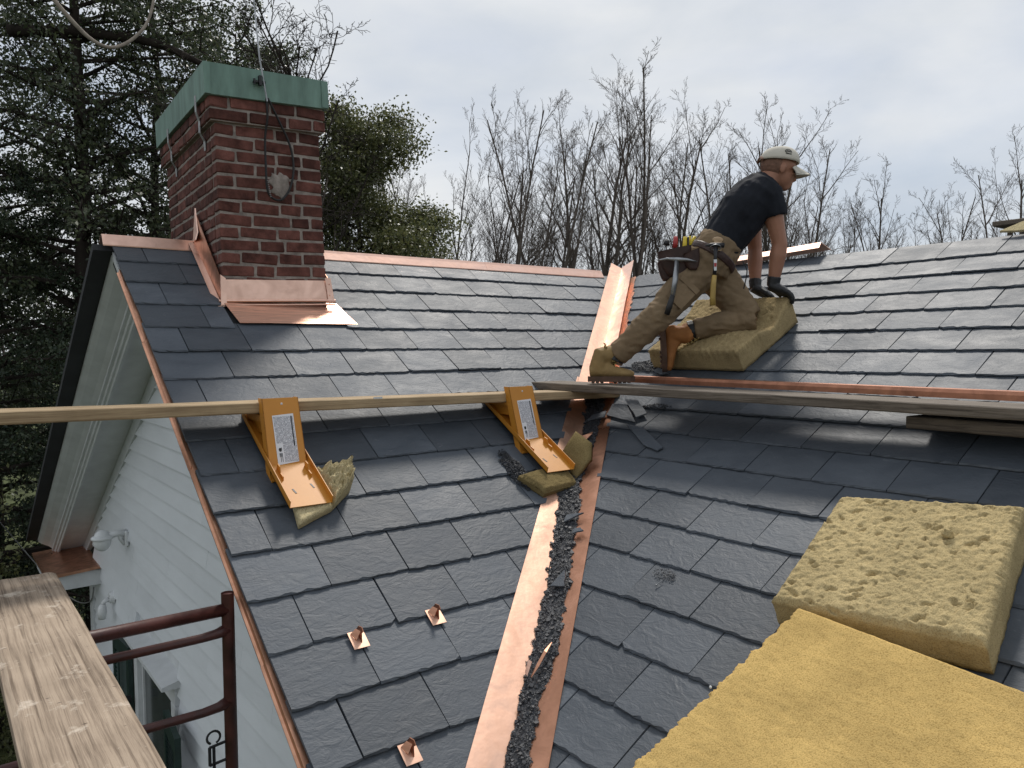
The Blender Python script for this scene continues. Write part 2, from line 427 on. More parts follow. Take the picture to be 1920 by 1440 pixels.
# ---------------------------------------------------------------- mesh helpers
ORG = {}
class MB:
    """collects shapes in world coordinates; build() links them as one mesh object"""
    def __init__(s): s.v = []; s.f = []; s.mi = []; s.m = 0
    def add(s, vs, fs):
        o = len(s.v); s.v += [tuple(v) for v in vs]
        for f in fs: s.f.append([i + o for i in f]); s.mi.append(s.m)
    def box(s, lo, hi, M=None, bev=0.0):
        x0, y0, z0 = lo; x1, y1, z1 = hi
        if bev <= 0:
            vs = [(x, y, z) for z in (z0, z1) for y in (y0, y1) for x in (x0, x1)]
            fs = [(0, 2, 3, 1), (4, 5, 7, 6), (0, 1, 5, 4), (2, 6, 7, 3), (0, 4, 6, 2), (1, 3, 7, 5)]
        else:
            bm = bmesh.new()
            bmesh.ops.create_cube(bm, size=1.0)
            for v in bm.verts:
                v.co = Vector(((x0 + x1) / 2 + v.co.x * (x1 - x0), (y0 + y1) / 2 + v.co.y * (y1 - y0), (z0 + z1) / 2 + v.co.z * (z1 - z0)))
            bmesh.ops.bevel(bm, geom=list(bm.edges), offset=bev, segments=1, affect='EDGES', clamp_overlap=True)
            bm.verts.index_update()
            vs = [tuple(v.co) for v in bm.verts]; fs = [[v.index for v in f.verts] for f in bm.faces]; bm.free()
        if M is not None: vs = [tuple(M @ Vector(v)) for v in vs]
        s.add(vs, fs)
    def prism(s, pts, off):
        """closed polygon extruded by vector off"""
        n = len(pts); off = Vector(off); vs = [Vector(p) for p in pts] + [Vector(p) + off for p in pts]
        s.add(vs, [list(range(n))[::-1], list(range(n, 2 * n))] + [(i, (i + 1) % n, n + (i + 1) % n, n + i) for i in range(n)])
    def tube(s, pts, rad, n=8, cap=True, ref=None, flat=1.0):
        pts = [Vector(p) for p in pts]
        rad = rad if hasattr(rad, '__len__') else [rad] * len(pts)
        rings = []; prev = ref
        for i, p in enumerate(pts):
            d = (pts[min(i + 1, len(pts) - 1)] - pts[max(i - 1, 0)])
            if d.length < 1e-9: d = Vector((0, 0, 1))
            d.normalize()
            if prev is None:
                prev = Vector((0, 0, 1)) if abs(d.z) < .9 else Vector((1, 0, 0))
            a = prev - d * prev.dot(d)
            if a.length < 1e-6: a = d.orthogonal()
            a.normalize(); b = d.cross(a); prev = a
            rr = rad[i]; ra, rb = rr if hasattr(rr, '__len__') else (rr, rr * flat)
            rings.append([p + a * (ra * math.cos(2 * math.pi * k / n)) + b * (rb * math.sin(2 * math.pi * k / n)) for k in range(n)])
        vs = [v for r in rings for v in r]; fs = []
        for i in range(len(pts) - 1):
            for k in range(n):
                fs.append((i * n + k, i * n + (k + 1) % n, (i + 1) * n + (k + 1) % n, (i + 1) * n + k))
        if cap:
            fs.append(list(range(n))[::-1]); fs.append([(len(pts) - 1) * n + k for k in range(n)])
        s.add(vs, fs)
    def ball(s, c, r, M=None, seg=14, rings=9):
        c = Vector(c); r = r if hasattr(r, '__len__') else (r, r, r)
        vs = []; fs = []
        for i in range(rings + 1):
            th = math.pi * i / rings
            for k in range(seg):
                ph = 2 * math.pi * k / seg
                v = Vector((r[0] * math.sin(th) * math.cos(ph), r[1] * math.sin(th) * math.sin(ph), r[2] * math.cos(th)))
                if M is not None: v = M @ v
                vs.append(c + v)
        for i in range(rings):
            for k in range(seg):
                fs.append((i * seg + k, (i + 1) * seg + k, (i + 1) * seg + (k + 1) % seg, i * seg + (k + 1) % seg))
        s.add(vs, fs)
    def build(s, name, mat, parent=None, smooth=False, origin=None, base=False):
        vs = np.array(s.v, dtype=float)
        if origin is None:
            lo = vs.min(0); hi = vs.max(0); origin = (lo + hi) / 2
            if base: origin[2] = lo[2]
        origin = Vector([float(x) for x in origin])
        me = bpy.data.meshes.new(name)
        me.from_pydata((vs - np.array(origin)).tolist(), [], s.f)
        mats = mat if isinstance(mat, (list, tuple)) else [mat]
        for m in mats: me.materials.append(MATS[m])
        if len(mats) > 1: me.polygons.foreach_set("material_index", s.mi)
        if smooth: me.polygons.foreach_set("use_smooth", [True] * len(me.polygons))
        me.update()
        return link(name, me, origin, parent)

def link(name, me, origin, parent=None):
    o = bpy.data.objects.new(name, me); COL.objects.link(o)
    origin = Vector(origin)
    if parent is not None:
        o.parent = parent; o.location = origin - ORG[parent.name]
    else:
        o.location = origin
    ORG[o.name] = origin
    return o

def empty(name, loc, label=None, cat=None, group=None):
    o = bpy.data.objects.new(name, None); COL.objects.link(o); o.location = loc
    o.empty_display_size = 0.1
    ORG[o.name] = Vector(loc)
    if label: tag(o, label, cat, group)
    return o

def tag(o, label, cat=None, group=None):
    o["label"] = label
    if cat: o["category"] = cat
    if group: o["group"] = group
    return o

def struct(o): o["kind"] = "structure"; return o
def stuff(o, label=None, cat=None):
    o["kind"] = "stuff"
    if label: o["label"] = label
    if cat: o["category"] = cat
    return o

def grid_noise(p, s, seed=0.0):
    return mnoise.noise(Vector((p[0] * s + seed, p[1] * s - seed * .7, p[2] * s + seed * 1.3)))

# ---------------------------------------------------------------- roof frames
AP, BP = 0.6002253, 0.5186475           # pitches of the two slopes
SA, CA, SB, CB = math.sin(AP), math.cos(AP), math.sin(BP), math.cos(BP)
XB = 0.43719                            # where slope B meets the z=0 level
EA, OA, EB, OB = 0.216, -0.10457, 0.206613, -0.07999   # course exposure / offset
RAKE = -3.421
RIDGE_Z = 0.066
GROUND = -5.35
NA = Vector((0, -SA, CA)); NB = Vector((-SB, 0, CB))
def fA(c, s, h=0.0): return Vector((c, -s * CA - h * SA, -s * SA + h * CA))
def fB(c, s, h=0.0): return Vector((XB - s * CB - h * SB, c, -s * SB + h * CB))
VD = Vector((-1 / math.tan(BP), -1 / math.tan(AP), -1)).normalized()
def valley(t): return Vector((XB, 0, 0)) + VD * t
# in-plane direction away from the valley on each slope
WA = (Vector((-1, 0, 0)) - VD * Vector((-1, 0, 0)).dot(VD)).normalized()
WB = (Vector((0, -1, 0)) - VD * Vector((0, -1, 0)).dot(VD)).normalized()
def vpt(t, w, h=0.0):
    """point in the valley: t metres down it, w across (negative = slope A)"""
    return valley(t) + (WA * -w + NA * h if w < 0 else WB * w + NB * h)
RIDGE_SA = -RIDGE_Z / SA; RIDGE_SB = -RIDGE_Z / SB

def clip(poly, nx, ny, d):
    """keep the part of a polygon of (x,y,flag) with nx*x+ny*y >= d"""
    out = []
    n = len(poly)
    for i in range(n):
        p, q = poly[i], poly[(i + 1) % n]
        a = nx * p[0] + ny * p[1] - d; b = nx * q[0] + ny * q[1] - d
        if a >= 0: out.append(p)
        if (a >= 0) != (b >= 0):
            k = a / (a - b); out.append((p[0] + (q[0] - p[0]) * k, p[1] + (q[1] - p[1]) * k, 0))
    return out

def area(poly):
    return abs(sum(poly[i][0] * poly[(i + 1) % len(poly)][1] - poly[(i + 1) % len(poly)][0] * poly[i][1] for i in range(len(poly)))) / 2

def slate_mesh(mb, frame, poly, s0, e, lift):
    """one slate: jagged, chamfered lower edge, tilted onto the course below"""
    TH = 0.0105
    def und(s, c): return -0.023 + (0.012 + lift) * (1 - (s0 - s) / (e + 0.05))
    n = len(poly)
    top = []; mid = []; bot = []
    cx = sum(p[0] for p in poly) / n
    for (c, s, fl) in poly:
        u = und(s, c)
        ins = 0.0
        if fl: ins = random.uniform(0.001, 0.006) if random.random() < .75 else random.uniform(0.006, 0.011)
        side = (0.0015 if c < cx else -0.0015) if not fl else 0
        top.append(frame(c + side, s - ins, u + TH))
        mid.append(frame(c, s, u + TH * (0.42 if fl else 0.8)))
        bot.append(frame(c, s - (0.002 if fl else 0), u))
    fs = [list(range(n)), list(range(2 * n, 3 * n))[::-1]]
    for i in range(n):
        j = (i + 1) % n
        fs.append((i, n + i, n + j, j)); fs.append((n + i, 2 * n + i, 2 * n + j, n + j))
    mb.add(top + mid + bot, fs)

def slate_poly(c0, c1, s0, s1):
    """outline from upper corners round the broken lower edge; flag 1 = lower edge"""
    k = max(3, int((c1 - c0) / 0.021))
    low = []
    sag = random.uniform(-.002, .002)
    for i in range(k + 1):
        q = i / k
        j = random.uniform(-.0022, .0022)
        if i in (0, k): j -= random.choice((0, 0, 0.004, 0.009, 0.016)) * random.random()
        low.append((c0 + (c1 - c0) * q + (random.uniform(-.003, .003) if 0 < i < k else 0), s0 + j + sag * (2 * q - 1), 1))
    skew = random.uniform(-.0015, .0015)
    return [(c0 + skew, s1, 0)] + low + [(c1 + skew, s1, 0)]

# ---------------------------------------------------------------- ground
mb = MB()
n = 40
xs = np.linspace(-1, 1, n); xs = np.sign(xs) * np.abs(xs) ** 2.2 * 900
vs = [(x, y, GROUND + 0.25 * mnoise.noise(Vector((x * .05, y * .05, 0))) * min(1, (abs(x) + abs(y)) / 30)) for y in xs for x in xs]
mb.add(vs, [(j * n + i, j * n + i + 1, (j + 1) * n + i + 1, (j + 1) * n + i) for j in range(n - 1) for i in range(n - 1)])
struct(mb.build("ground", "grass_ground", origin=(0, 0, GROUND), smooth=True))

# ---------------------------------------------------------------- house
house = empty("house", (0.0, 0.0, GROUND), "white clapboard house with dark slate roofs meeting in a copper valley", "house")

EAVE_Z = -2.12
sA1 = -EAVE_Z / SA; sB1 = -EAVE_Z / SB
tv = EAVE_Z / VD.z
# roof decks (sarking under the slates)
def deck(name, pts, nrm, th=0.10, mat="underlay", over=-0.027):
    m = MB(); nrm = Vector(nrm)
    m.prism([Vector(p) + nrm * over for p in pts], -nrm * th)
    return m.build(name, mat, house)
vE = valley(tv)
roofA = deck("roof_slope", [fA(RAKE + .012, RIDGE_SA), fA(RAKE + .012, sA1), vE if vE.x > RAKE else fA(RAKE + .012, sA1), fA(0.55, RIDGE_SA)][:4] if vE.x > RAKE else
             [fA(RAKE + .012, RIDGE_SA), fA(RAKE + .012, (RAKE - XB) / VD.x * -VD.z / SA), fA(0.55, RIDGE_SA)], NA)
roofA["label"] = "front slate slope with chimney and rake edge"
roofB = deck("roof_slope", [fB(0.095, RIDGE_SB), vE, fB(-6.2, sB1), fB(-6.2, RIDGE_SB)], NB)
roofB["label"] = "slate slope on which the worker kneels"
TB = math.tan(R(29.8))
def back(x, y): return Vector((x, y, RIDGE_Z - 0.03 - (y - 0.095) * TB))
def east(x, y): return Vector((x, y, RIDGE_Z - 0.03 - (x - 0.551) * TB))
nbk = Vector((0, math.sin(R(29.8)), math.cos(R(29.8))))
m = MB(); m.prism([back(-3.515, 0.095), back(0.551, 0.095), back(4.806, 4.35), back(-3.515, 4.35)], -nbk * 0.04)
o = m.build("roof_slope", "underlay", house); o["label"] = "rear slate slope seen along its dark rake edge"
nea = Vector((math.sin(R(29.8)), 0, math.cos(R(29.8))))
m = MB(); m.prism([east(0.551, 0.095), east(0.551, -6.2), east(4.8, -6.2), east(4.806, 4.35)], -nea * 0.03)
m.build("roof_slope", "underlay", house)

# --- slates, course by course
AVD = (VD.x, -VD.z / SA); BVD = (VD.y, -VD.z / SB)     # valley direction in (c, s) of each slope
def offs(vd, c0, w):
    l = math.hypot(*vd); nx, ny = vd[1] / l, -vd[0] / l   # normal pointing to larger c
    return nx, ny, nx * c0
ax, ay, ad = offs(AVD, XB, 0)
bx_, by_, bd = offs(BVD, 0.0, 0)
SW = 0.3145
def lay(parent, frame, mat, k, e, o, cs, clips, name="slate"):
    s0 = o + k * e; n = 0
    for i in range(len(cs) - 1):
        gap = random.uniform(.0012, .0028)
        lo, hi = min(cs[i], cs[i + 1]) + gap, max(cs[i], cs[i + 1]) - gap
        if hi - lo < 0.03: continue
        j = random.uniform(-.004, .004)
        poly = slate_poly(lo, hi, s0 + j, s0 - e - 0.05)
        for (nx, ny, d) in clips: 
            poly = clip(poly, nx, ny, d)
            if len(poly) < 3: break
        if len(poly) < 3 or area(poly) < 0.0016: continue
        m = MB(); slate_mesh(m, frame, poly, s0, e, random.uniform(-.001, .003) if random.random() < .85 else random.uniform(.003, .006))
        m.build(name, mat, parent); n += 1
    return n

nA = 0
for k in range(1, 19):
    base = -3.27 if k % 2 else -3.112
    cs = [RAKE + random.uniform(-.006, .006)] + [base + i * 0.3142 + random.uniform(-.009, .009) for i in range(0, 14)]
    clips = [(-ax, -ay, -(ad - 0.105)), (0, 1, RIDGE_SA + 0.012)]
    if k <= 4:
        endL = -2.995 if k < 4 else -2.985
        left = [c for c in cs if c < endL - .05] + [endL]
        right = [-2.345 + (0.02 if k < 4 else -0.01)] + [c for c in cs if c > -2.345 + .06]
        nA += lay(roofA, fA, "slate_a", k, EA, OA, left, clips)
        nA += lay(roofA, fA, "slate_a", k, EA, OA, right, clips)
    else:
        nA += lay(roofA, fA, "slate_a", k, EA, OA, cs, clips)
nB = 0; CMIN = {}
for k in range(1, 22):
    base = (-1.692 if k % 2 else -1.852) + (0.02 if k < 3 else 0.0) + 0.004 * (k - 8) * (1 if k > 9 else 0)
    cs = [base + i * 0.3125 + random.uniform(-.009, .009) for i in range(-8, 7)]
    clips = [(-bx_, -by_, -(bd - 0.130)), (0, 1, RIDGE_SB + 0.012)]
    cs = [c for c in cs if c > -4.25]; CMIN[k] = min(cs)
    nB += lay(roofB, fB, "slate_b", k, EB, OB, cs, clips)
    # the run beyond the picture's edge
far = MB()
for k in range(1, 22):
    s0 = OB + k * EB
    for i in range(7):
        if CMIN[k] - i * .3125 < -6.1: break
        p = slate_poly(CMIN[k] - (i + 1) * .3125 + .002, CMIN[k] - i * .3125 - .002, s0, s0 - EB - .05)
        slate_mesh(far, fB, p, s0, EB, 0)
stuff(far.build("slate_field", "slate_b", roofB))
print("slates", nA, nB)

# --- valley flashing: two copper pans, folded along the valley
vf = empty("valley_flashing", valley(2.0)); vf.parent = house; vf.location = valley(2.0) - ORG["house"]
vf["label"] = "new copper valley lining between the two slate slopes"
def pan(w0, w1, t0, t1, mat, h=0.0, nt=60, wav=0.0022, jag=0.0, name="valley_panel", hj=0.0):
    m = MB(); nw = 6; vs = []; fs = []
    for i in range(nt + 1):
        t = t0 + (t1 - t0) * i / nt
        for j in range(nw + 1):
            q = j / nw
            ww = w0 + (w1 - w0) * q
            if j == nw and jag: ww += random.uniform(-jag, jag) * (1 if w1 > 0 else -1)
            hh = h + wav * mnoise.noise(Vector((t * 3.1, ww * 14, 1.7 + h * 50))) + hj * q
            vs.append(vpt(t, ww if abs(ww) > 1e-6 else (1e-6 if w1 > 0 else -1e-6), hh))
    N = nw + 1
    for i in range(nt):
        for j in range(nw):
            fs.append((i * N + j, i * N + j + 1, (i + 1) * N + j + 1, (i + 1) * N + j))
    nv = len(vs); nn = NA if w1 < 0 else NB
    vs += [v - nn * 0.0015 for v in vs]
    fs += [tuple(nv + i for i in f[::-1]) for f in fs]
    m.add(vs, fs); o = m.build(name, mat, vf, smooth=True); return o
pan(0, -0.125, 1.95, 5.25, "copper_valley", 0.001)
pan(0, 0.150, 1.95, 5.25, "copper_dull", 0.001)
# upper lengths, lifted a little where they lap over, running past the ridge
pan(0, -0.115, -0.30, 2.12, "copper_valley", 0.012, hj=0.012)
pan(0, 0.120, -0.34, 2.12, "copper", 0.016, hj=0.03)
pan(0.06, 0.150, 0.02, 2.0, "copper_dull", 0.004, jag=0.012)

# --- copper ridge along the front slope
def strip(name, pts_pairs, mat, parent, th=0.0015, smooth=False):
    m = MB(); vs = []; fs = []
    for a, b in pts_pairs: vs += [Vector(a), Vector(b)]
    for i in range(len(pts_pairs) - 1): fs.append((2 * i, 2 * i + 1, 2 * i + 3, 2 * i + 2))
    nv = len(vs)
    nrm = (vs[1] - vs[0]).cross(vs[2] - vs[0]).normalized() * th
    vs += [v - nrm for v in vs]
    fs2 = [tuple(nv + i for i in f[::-1]) for f in fs]
    m.add(vs, fs + fs2); return m.build(name, mat, parent, smooth=smooth)
def ridge_piece(x0, x1, name="ridge_cap", mat="copper", z=0.0):
    m = MB()
    prof = [(-0.050, 0.006), (-0.049, 0.000), (-0.012, 0.022), (0.012, 0.022), (0.075, -0.022), (0.075, -0.024), (0.012, 0.0195), (-0.012, 0.0195)]
    # profile is (distance across, height): front leg lies on slope A, rear leg on the back slope
    n = max(2, int((x1 - x0) / 0.25)); P = []
    for i in range(n + 1):
        x = x0 + (x1 - x0) * i / n
        dz = 0.0025 * mnoise.noise(Vector((x * 2.3, 0, 4)))
        P.append([Vector((x, 0.095 + a, RIDGE_Z + b + 0.004 + z + dz - (0.045 * (a < -.03)))) for a, b in prof])
    k = len(prof); vs = [v for r in P for v in r]; fs = []
    for i in range(n):
        for j in range(k): fs.append((i * k + j, i * k + (j + 1) % k, (i + 1) * k + (j + 1) % k, (i + 1) * k + j))
    fs += [list(range(k))[::-1], [n * k + j for j in range(k)]]
    m.add(vs, fs); return m.build(name, mat, house)
ridge_piece(-3.47, -2.99)
ridge_piece(-2.36, -0.9)
ridge_piece(-0.905, 0.30, z=0.001)

# --- copper drip along the near rake, in lapped lengths
for (s0, s1, d) in ((0.17, 0.83, 0.0), (0.835, 1.75, 0.002), (1.74, 2.72, 0.0), (2.71, 3.62, 0.002)):
    m = MB()
    x = RAKE - 0.004 - d
    for (a, b, c, e) in ((x, -0.030, x - 0.016, -0.052),):
        p = [fA(x + .03, s0, -0.028), fA(x - .002, s0, -0.026), fA(x - .004, s0, -0.042), fA(x - .012, s0, -0.047), fA(x - .012, s0, -0.050), fA(x - .002, s0, -0.046)]
        m.prism(p, fA(0, s1) - fA(0, s0))
    m.build("rake_edge", "copper_rake", house)

# --- rake woodwork: crown, fillets, soffit and frieze on both rakes of the gable
WALLX = -3.0
def rake_profile(y0, y1, topz, slope):
    """list of parts following the rake from y0 to y1; topz(y) gives roof top"""
    def seg(name, prof, mat="white_trim"):
        m = MB()
        a = [Vector((x, y0, topz(y0) - v)) for x, v in prof]; 
        m.prism(a, Vector((0, y1 - y0, topz(y1) - topz(y0)))); return m.build(name, mat, house)
    seg("rake_moulding", [(-3.420, 0.060), (-3.418, 0.105), (-3.385, 0.135), (-3.330, 0.165), (-3.285, 0.205), (-3.285, 0.075)])
    seg("rake_board", [(-3.300, 0.196), (-3.300, 0.222), (-3.282, 0.226), (-3.276, 0.246), (-3.262, 0.250), (-3.256, 0.268), (-3.240, 0.268), (-3.240, 0.198)])
    seg("soffit", [(-3.262, 0.232), (-3.000, 0.232), (-3.000, 0.205), (-3.240, 0.205)])
    seg("frieze_board", [(-3.030, 0.236), (-3.030, 0.360), (-2.990, 0.360), (-2.990, 0.236)])
rake_profile(0.11, 4.30, lambda y: RIDGE_Z - (y - 0.095) * TB, 1)
rake_profile(0.08, -2.95, lambda y: RIDGE_Z + 0.0 + (y - 0.095) * math.tan(AP), -1)

# --- eave return with copper top
er = empty("eave_return", (-3.25, 3.9, -2.75)); er.parent = house; er.location = Vector((-3.25, 3.9, -2.75)) - ORG["house"]
er["label"] = "boxed eave return with a copper topped shelf"
m = MB(); m.box((-3.43, 3.36, -2.73), (-3.002, 4.36, -2.585), bev=.004); m.build("box", "white_trim", er)
m = MB(); m.prism([(-3.46, 3.33, -2.581), (-3.005, 3.33, -2.548), (-3.005, 4.40, -2.548), (-3.46, 4.40, -2.581)], (0, 0, .004))
m.prism([(-3.465, 3.325, -2.60), (-3.465, 4.405, -2.60), (-3.465, 4.405, -2.577), (-3.465, 3.325, -2.577)], (.004, 0, 0))
m.prism([(-3.46, 3.325, -2.603), (-3.005, 3.325, -2.57), (-3.005, 3.325, -2.544), (-3.46, 3.325, -2.577)], (0, .004, 0))
m.build("shelf", "copper_dull", er)

# --- gable wall with clapboards
m = MB()
zf = lambda y: (RIDGE_Z - .25 - (y - .095) * TB) if y > .095 else (RIDGE_Z - .25 + (y - .095) * math.tan(AP))
m.prism([(-2.99, 3.80, GROUND - .1), (-2.99, 3.80, zf(3.8)), (-2.99, .095, zf(.095)), (-2.99, -3.3, zf(-3.3)), (-2.99, -3.3, GROUND - .1)], (0.14, 0, 0))
gw = m.build("gable_wall", "white_trim", house)
WY0, WY1, WZ1, WZ0 = 0.60, 1.85, -2.74, -4.45
CLE = 0.125
z = -0.30; row = 0
def board(y0, y1, zb):
    zt = zb + CLE + 0.014
    ya0, yb0 = y0, y1
    # clip to the gable triangle at both edges
    def ylim(zz): return (0.095 - (RIDGE_Z - .30 - zz) / math.tan(AP), 0.095 + (RIDGE_Z - .30 - zz) / TB)
    l0, h0 = ylim(zb); l1, h1 = ylim(zt)
    a0, b0 = max(y0, l0), min(y1, h0); a1, b1 = max(y0, min(l1, b0 - .01)), min(y1, max(h1, a0 + .01))
    if b0 - a0 < .05: return
    a1 = min(a1, b1 - .01) if a1 >= b1 else a1
    m = MB()
    th0, th1 = 0.030, 0.005
    vs = [(WALLX - th0, a0, zb), (WALLX - th0, b0, zb), (WALLX - th1, b1, zt), (WALLX - th1, a1, zt),
          (WALLX + .012, a0, zb), (WALLX + .012, b0, zb), (WALLX + .012, b1, zt), (WALLX + .012, a1, zt)]
    m.add(vs, [(0, 1, 2, 3), (7, 6, 5, 4), (0, 4, 5, 1), (1, 5, 6, 2), (2, 6, 7, 3), (3, 7, 4, 0)])
    m.build("clapboard", "white_paint", gw)
while z > -4.9:
    z -= CLE; row += 1
    cuts = [-3.3] + sorted(random.uniform(-2.6, 3.4) for _ in range(2)) + [3.70]
    for i in range(len(cuts) - 1):
        a, b = cuts[i] + .0015, cuts[i + 1] - .0015
        zz = z + random.uniform(-.003, .003)
        if zz < WZ1 + .10 and zz + CLE > WZ0:
            if a < WY0: board(a, min(b, WY0), zz)
            if b > WY1: board(max(a, WY1), b, zz)
        else: board(a, b, zz)
m = MB(); m.box((-3.045, 3.70, GROUND), (-2.99, 3.84, -2.735), bev=.003); m.build("corner_board", "white_trim", house)
# remaining outer walls
m = MB(); m.box((-2.86, 3.66, GROUND - .1), (4.1, 3.80, -2.30)); m.build("rear_wall", "white_paint", house)
m = MB(); m.box((3.96, -5.9, GROUND - .1), (4.1, 3.66, -2.0)); m.build("side_wall", "white_paint", house)
m = MB(); m.box((-2.85, -5.9, GROUND - .1), (-2.71, -3.3, -2.05)); m.build("side_wall", "white_paint", house)
m = MB(); m.prism([(-2.71, -5.9, GROUND - .1), (3.96, -5.9, GROUND - .1), (3.96, -5.9, -1.95), (.55, -5.9, -.25), (-2.71, -5.9, -2.05)], (0, .14, 0)); m.build("end_wall", "white_paint", house)

# --- window in the gable with its head cap, sash and panes
win = empty("window", (-3.0, 1.22, WZ0)); win.parent = house; win.location = Vector((-3.0, 1.22, WZ0)) - ORG["house"]
win["label"] = "white framed window under a projecting head cap"
for (a, b) in ((WY0, WY0 + .11), (WY1 - .11, WY1)):
    m = MB(); m.box((-3.045, a, WZ0), (-2.985, b, WZ1 - .13), bev=.002); m.build("frame", "white_trim", win)
m = MB(); m.box((-3.045, WY0, WZ1 - .128), (-2.985, WY1, WZ1), bev=.002); m.build("head_board", "white_trim", win)
m = MB(); m.prism([(-3.13, WY0 - .03, WZ1 + .002), (-3.13, WY0 - .03, WZ1 + .028), (-2.99, WY0 - .03, WZ1 + .062), (-2.99, WY0 - .03, WZ1 + .002)], (0, WY1 - WY0 + .06, 0)); m.build("head_cap", "white_trim", win)
m = MB()
for (a, b) in ((WY0 + .112, WY0 + .15), (WY1 - .15, WY1 - .112)): m.box((-3.012, a, WZ0), (-2.982, b, WZ1 - .132))
m.box((-3.012, WY0 + .152, WZ1 - .17), (-2.982, WY1 - .152, WZ1 - .132)); m.box((-3.014, WY0 + .152, WZ1 - .95), (-2.984, WY1 - .152, WZ1 - .90))
m.build("sash", "white_trim", win)
m = MB(); m.box((-2.998, WY0 + .14, WZ0), (-2.993, WY1 - .14, WZ1 - .15)); m.build("pane", "window_dark", win)
m = MB(); m.box((-3.08, WY0 - .04, WZ0 - .05), (-2.98, WY1 + .04, WZ0)); m.build("sill", "white_trim", win)
# --- louvred shutters
def shutter(hinge, ang, label):
    """hinge (x,y) on the wall, ang = swing of the leaf measured from the wall"""
    M = Matrix.Translation((hinge[0], hinge[1], 0)) @ Matrix.Rotation(ang, 4, 'Z')
    W, H0, H1 = 0.44, -4.42, -2.87
    sh = empty("shutter", M @ Vector((0, 0, H0))); sh.parent = house; sh.location = (M @ Vector((0, 0, H0))) - ORG["house"]
    sh["label"] = label
    m = MB()
    m.box((-.018, 0, H0), (.018, .055, H1), M); m.box((-.018, W - .055, H0), (.018, W, H1), M)
    for zz in (H0, (H0 + H1) / 2 - .05, H1 - .11): m.box((-.017, .055, zz), (.017, W - .055, zz + .11), M)
    m.build("frame", "green_paint", sh)
    zz = H1 - .135
    while zz > H0 + .15:
        if not ((H0 + H1) / 2 - .07 < zz < (H0 + H1) / 2 + .08):
            m = MB(); m.prism([M @ Vector(p) for p in ((-.016, .05, zz - .018), (-.012, .05, zz - .018), (.016, .05, zz + .016), (.012, .05, zz + .016))], (M.to_3x3() @ Vector((0, W - .10, 0))))
            m.build("slat", "green_paint", sh)
        zz -= .034
    m = MB(); m.tube([M @ Vector((-.03, W / 2, H0 + .15)), M @ Vector((-.03, W / 2, H1 - .13))], .006, 6); m.build("tilt_rod", "green_paint", sh)
    m = MB(); m.box((-.03, -.05, H1 - .42), (-.012, .03, H1 - .40), M); m.box((-.06, -.05, H1 - .42), (-.012, -.035, H1 - .36), M); m.build("hinge", "black_iron", sh)
shutter((-3.10, 0.60, 0), R(180 - 5), "green louvred shutter standing ajar at the near jamb")
shutter((-3.06, 1.90, 0), R(4), "green louvred shutter folded back at the far jamb")

# ---------------------------------------------------------------- chimney
CHO = Vector((-2.975, -0.415, 0)); CR = -R(3.0)
MC = Matrix.Translation(CHO + Vector((0, 0, -.28))) @ Matrix.Rotation(CR, 4, 'Z') @ Matrix.Rotation(R(-1.7), 4, 'Y') @ Matrix.Translation((0, 0, .28))
CW, CDP = 0.575, 1.28
ch = MB(); ch.box((.0045, .0045, -.95), (CW - .0045, CDP - .0045, .80), MC)
chim = ch.build("chimney", "mortar", house, origin=MC @ Vector((CW / 2, CDP / 2, -.3)))
chim["label"] = "dark red brick chimney with green copper cap"
def brick_var(l, w, h):
    bm = bmesh.new(); bmesh.ops.create_cube(bm, size=1)
    for v in bm.verts: v.co = Vector((v.co.x * l, v.co.y * w, v.co.z * h))
    bmesh.ops.bevel(bm, geom=list(bm.edges), offset=.0045, segments=1, affect='EDGES')
    for v in bm.verts: v.co += Vector((random.uniform(-.0022, .0022) for _ in range(3)))
    me = bpy.data.meshes.new("brick"); bm.to_mesh(me); bm.free(); me.materials.append(MATS["brick"]); return me
BH, BD, JT = 0.0545, 0.09, 0.0135
CACHE = {}
def brick_mesh(l):
    key = round(l / .004)
    if key not in CACHE: CACHE[key] = [brick_var(key * .004, BD, BH) for _ in range(3)]
    return random.choice(CACHE[key])
nb = 0
def put(l, p, rz):
    global nb
    o = bpy.data.objects.new("brick", brick_mesh(l)); COL.objects.link(o); o.parent = chim
    o.location = (MC @ Vector(p)) - ORG[chim.name]
    o.rotation_euler = (random.uniform(-.010, .010), R(-1.7) + random.uniform(-.006, .006), CR + rz + random.choice((0, math.pi)) + random.uniform(-.010, .010))
    nb += 1
def course(z, k, out):
    def run(L0, lead):
        """brick lengths that exactly fill L0, starting with a given lead"""
        seq = [lead]; x = lead + JT
        while True:
            rem = L0 - x
            if rem < .045: break
            l = random.choice((.198, .205, .19)) if random.random() < .80 else random.choice((.097, .13))
            if rem < l + JT + .05: l = rem
            if l > .23: l = l / 2 - JT / 2
            seq.append(l); x += l + JT
        out_, x = [], 0
        for l in seq: out_.append((x + l / 2, l)); x += l + JT
        return out_
    d = BD / 2 - out
    for c, l in run(CW + 2 * out, random.choice((.198, .198, .17)) if k % 2 else random.choice((.097, .11, .085))): put(l, (c - out, d, z + random.uniform(-.0015, .0015)), 0)
    for c, l in run(CDP - BD - JT + 2 * out, .097 if k % 2 else .15): put(l, (d, BD + JT - out + c, z), math.pi / 2)
    for c, l in run(CDP - BD - JT + 2 * out, .15 if k % 2 else .097): put(l, (CW - d, BD + JT - out + c, z), math.pi / 2)
for k in range(17):
    z = 0.762 - k * 0.068
    course(z, k, 0.028 if k < 2 else 0.0)
print("bricks", nb)
# corbel bed and sealing mortar under the cap
m = MB(); m.box((-.02, -.02, .662), (CW + .02, CDP + .02, .795), MC); m.build("corbel_mortar", "mortar", chim)
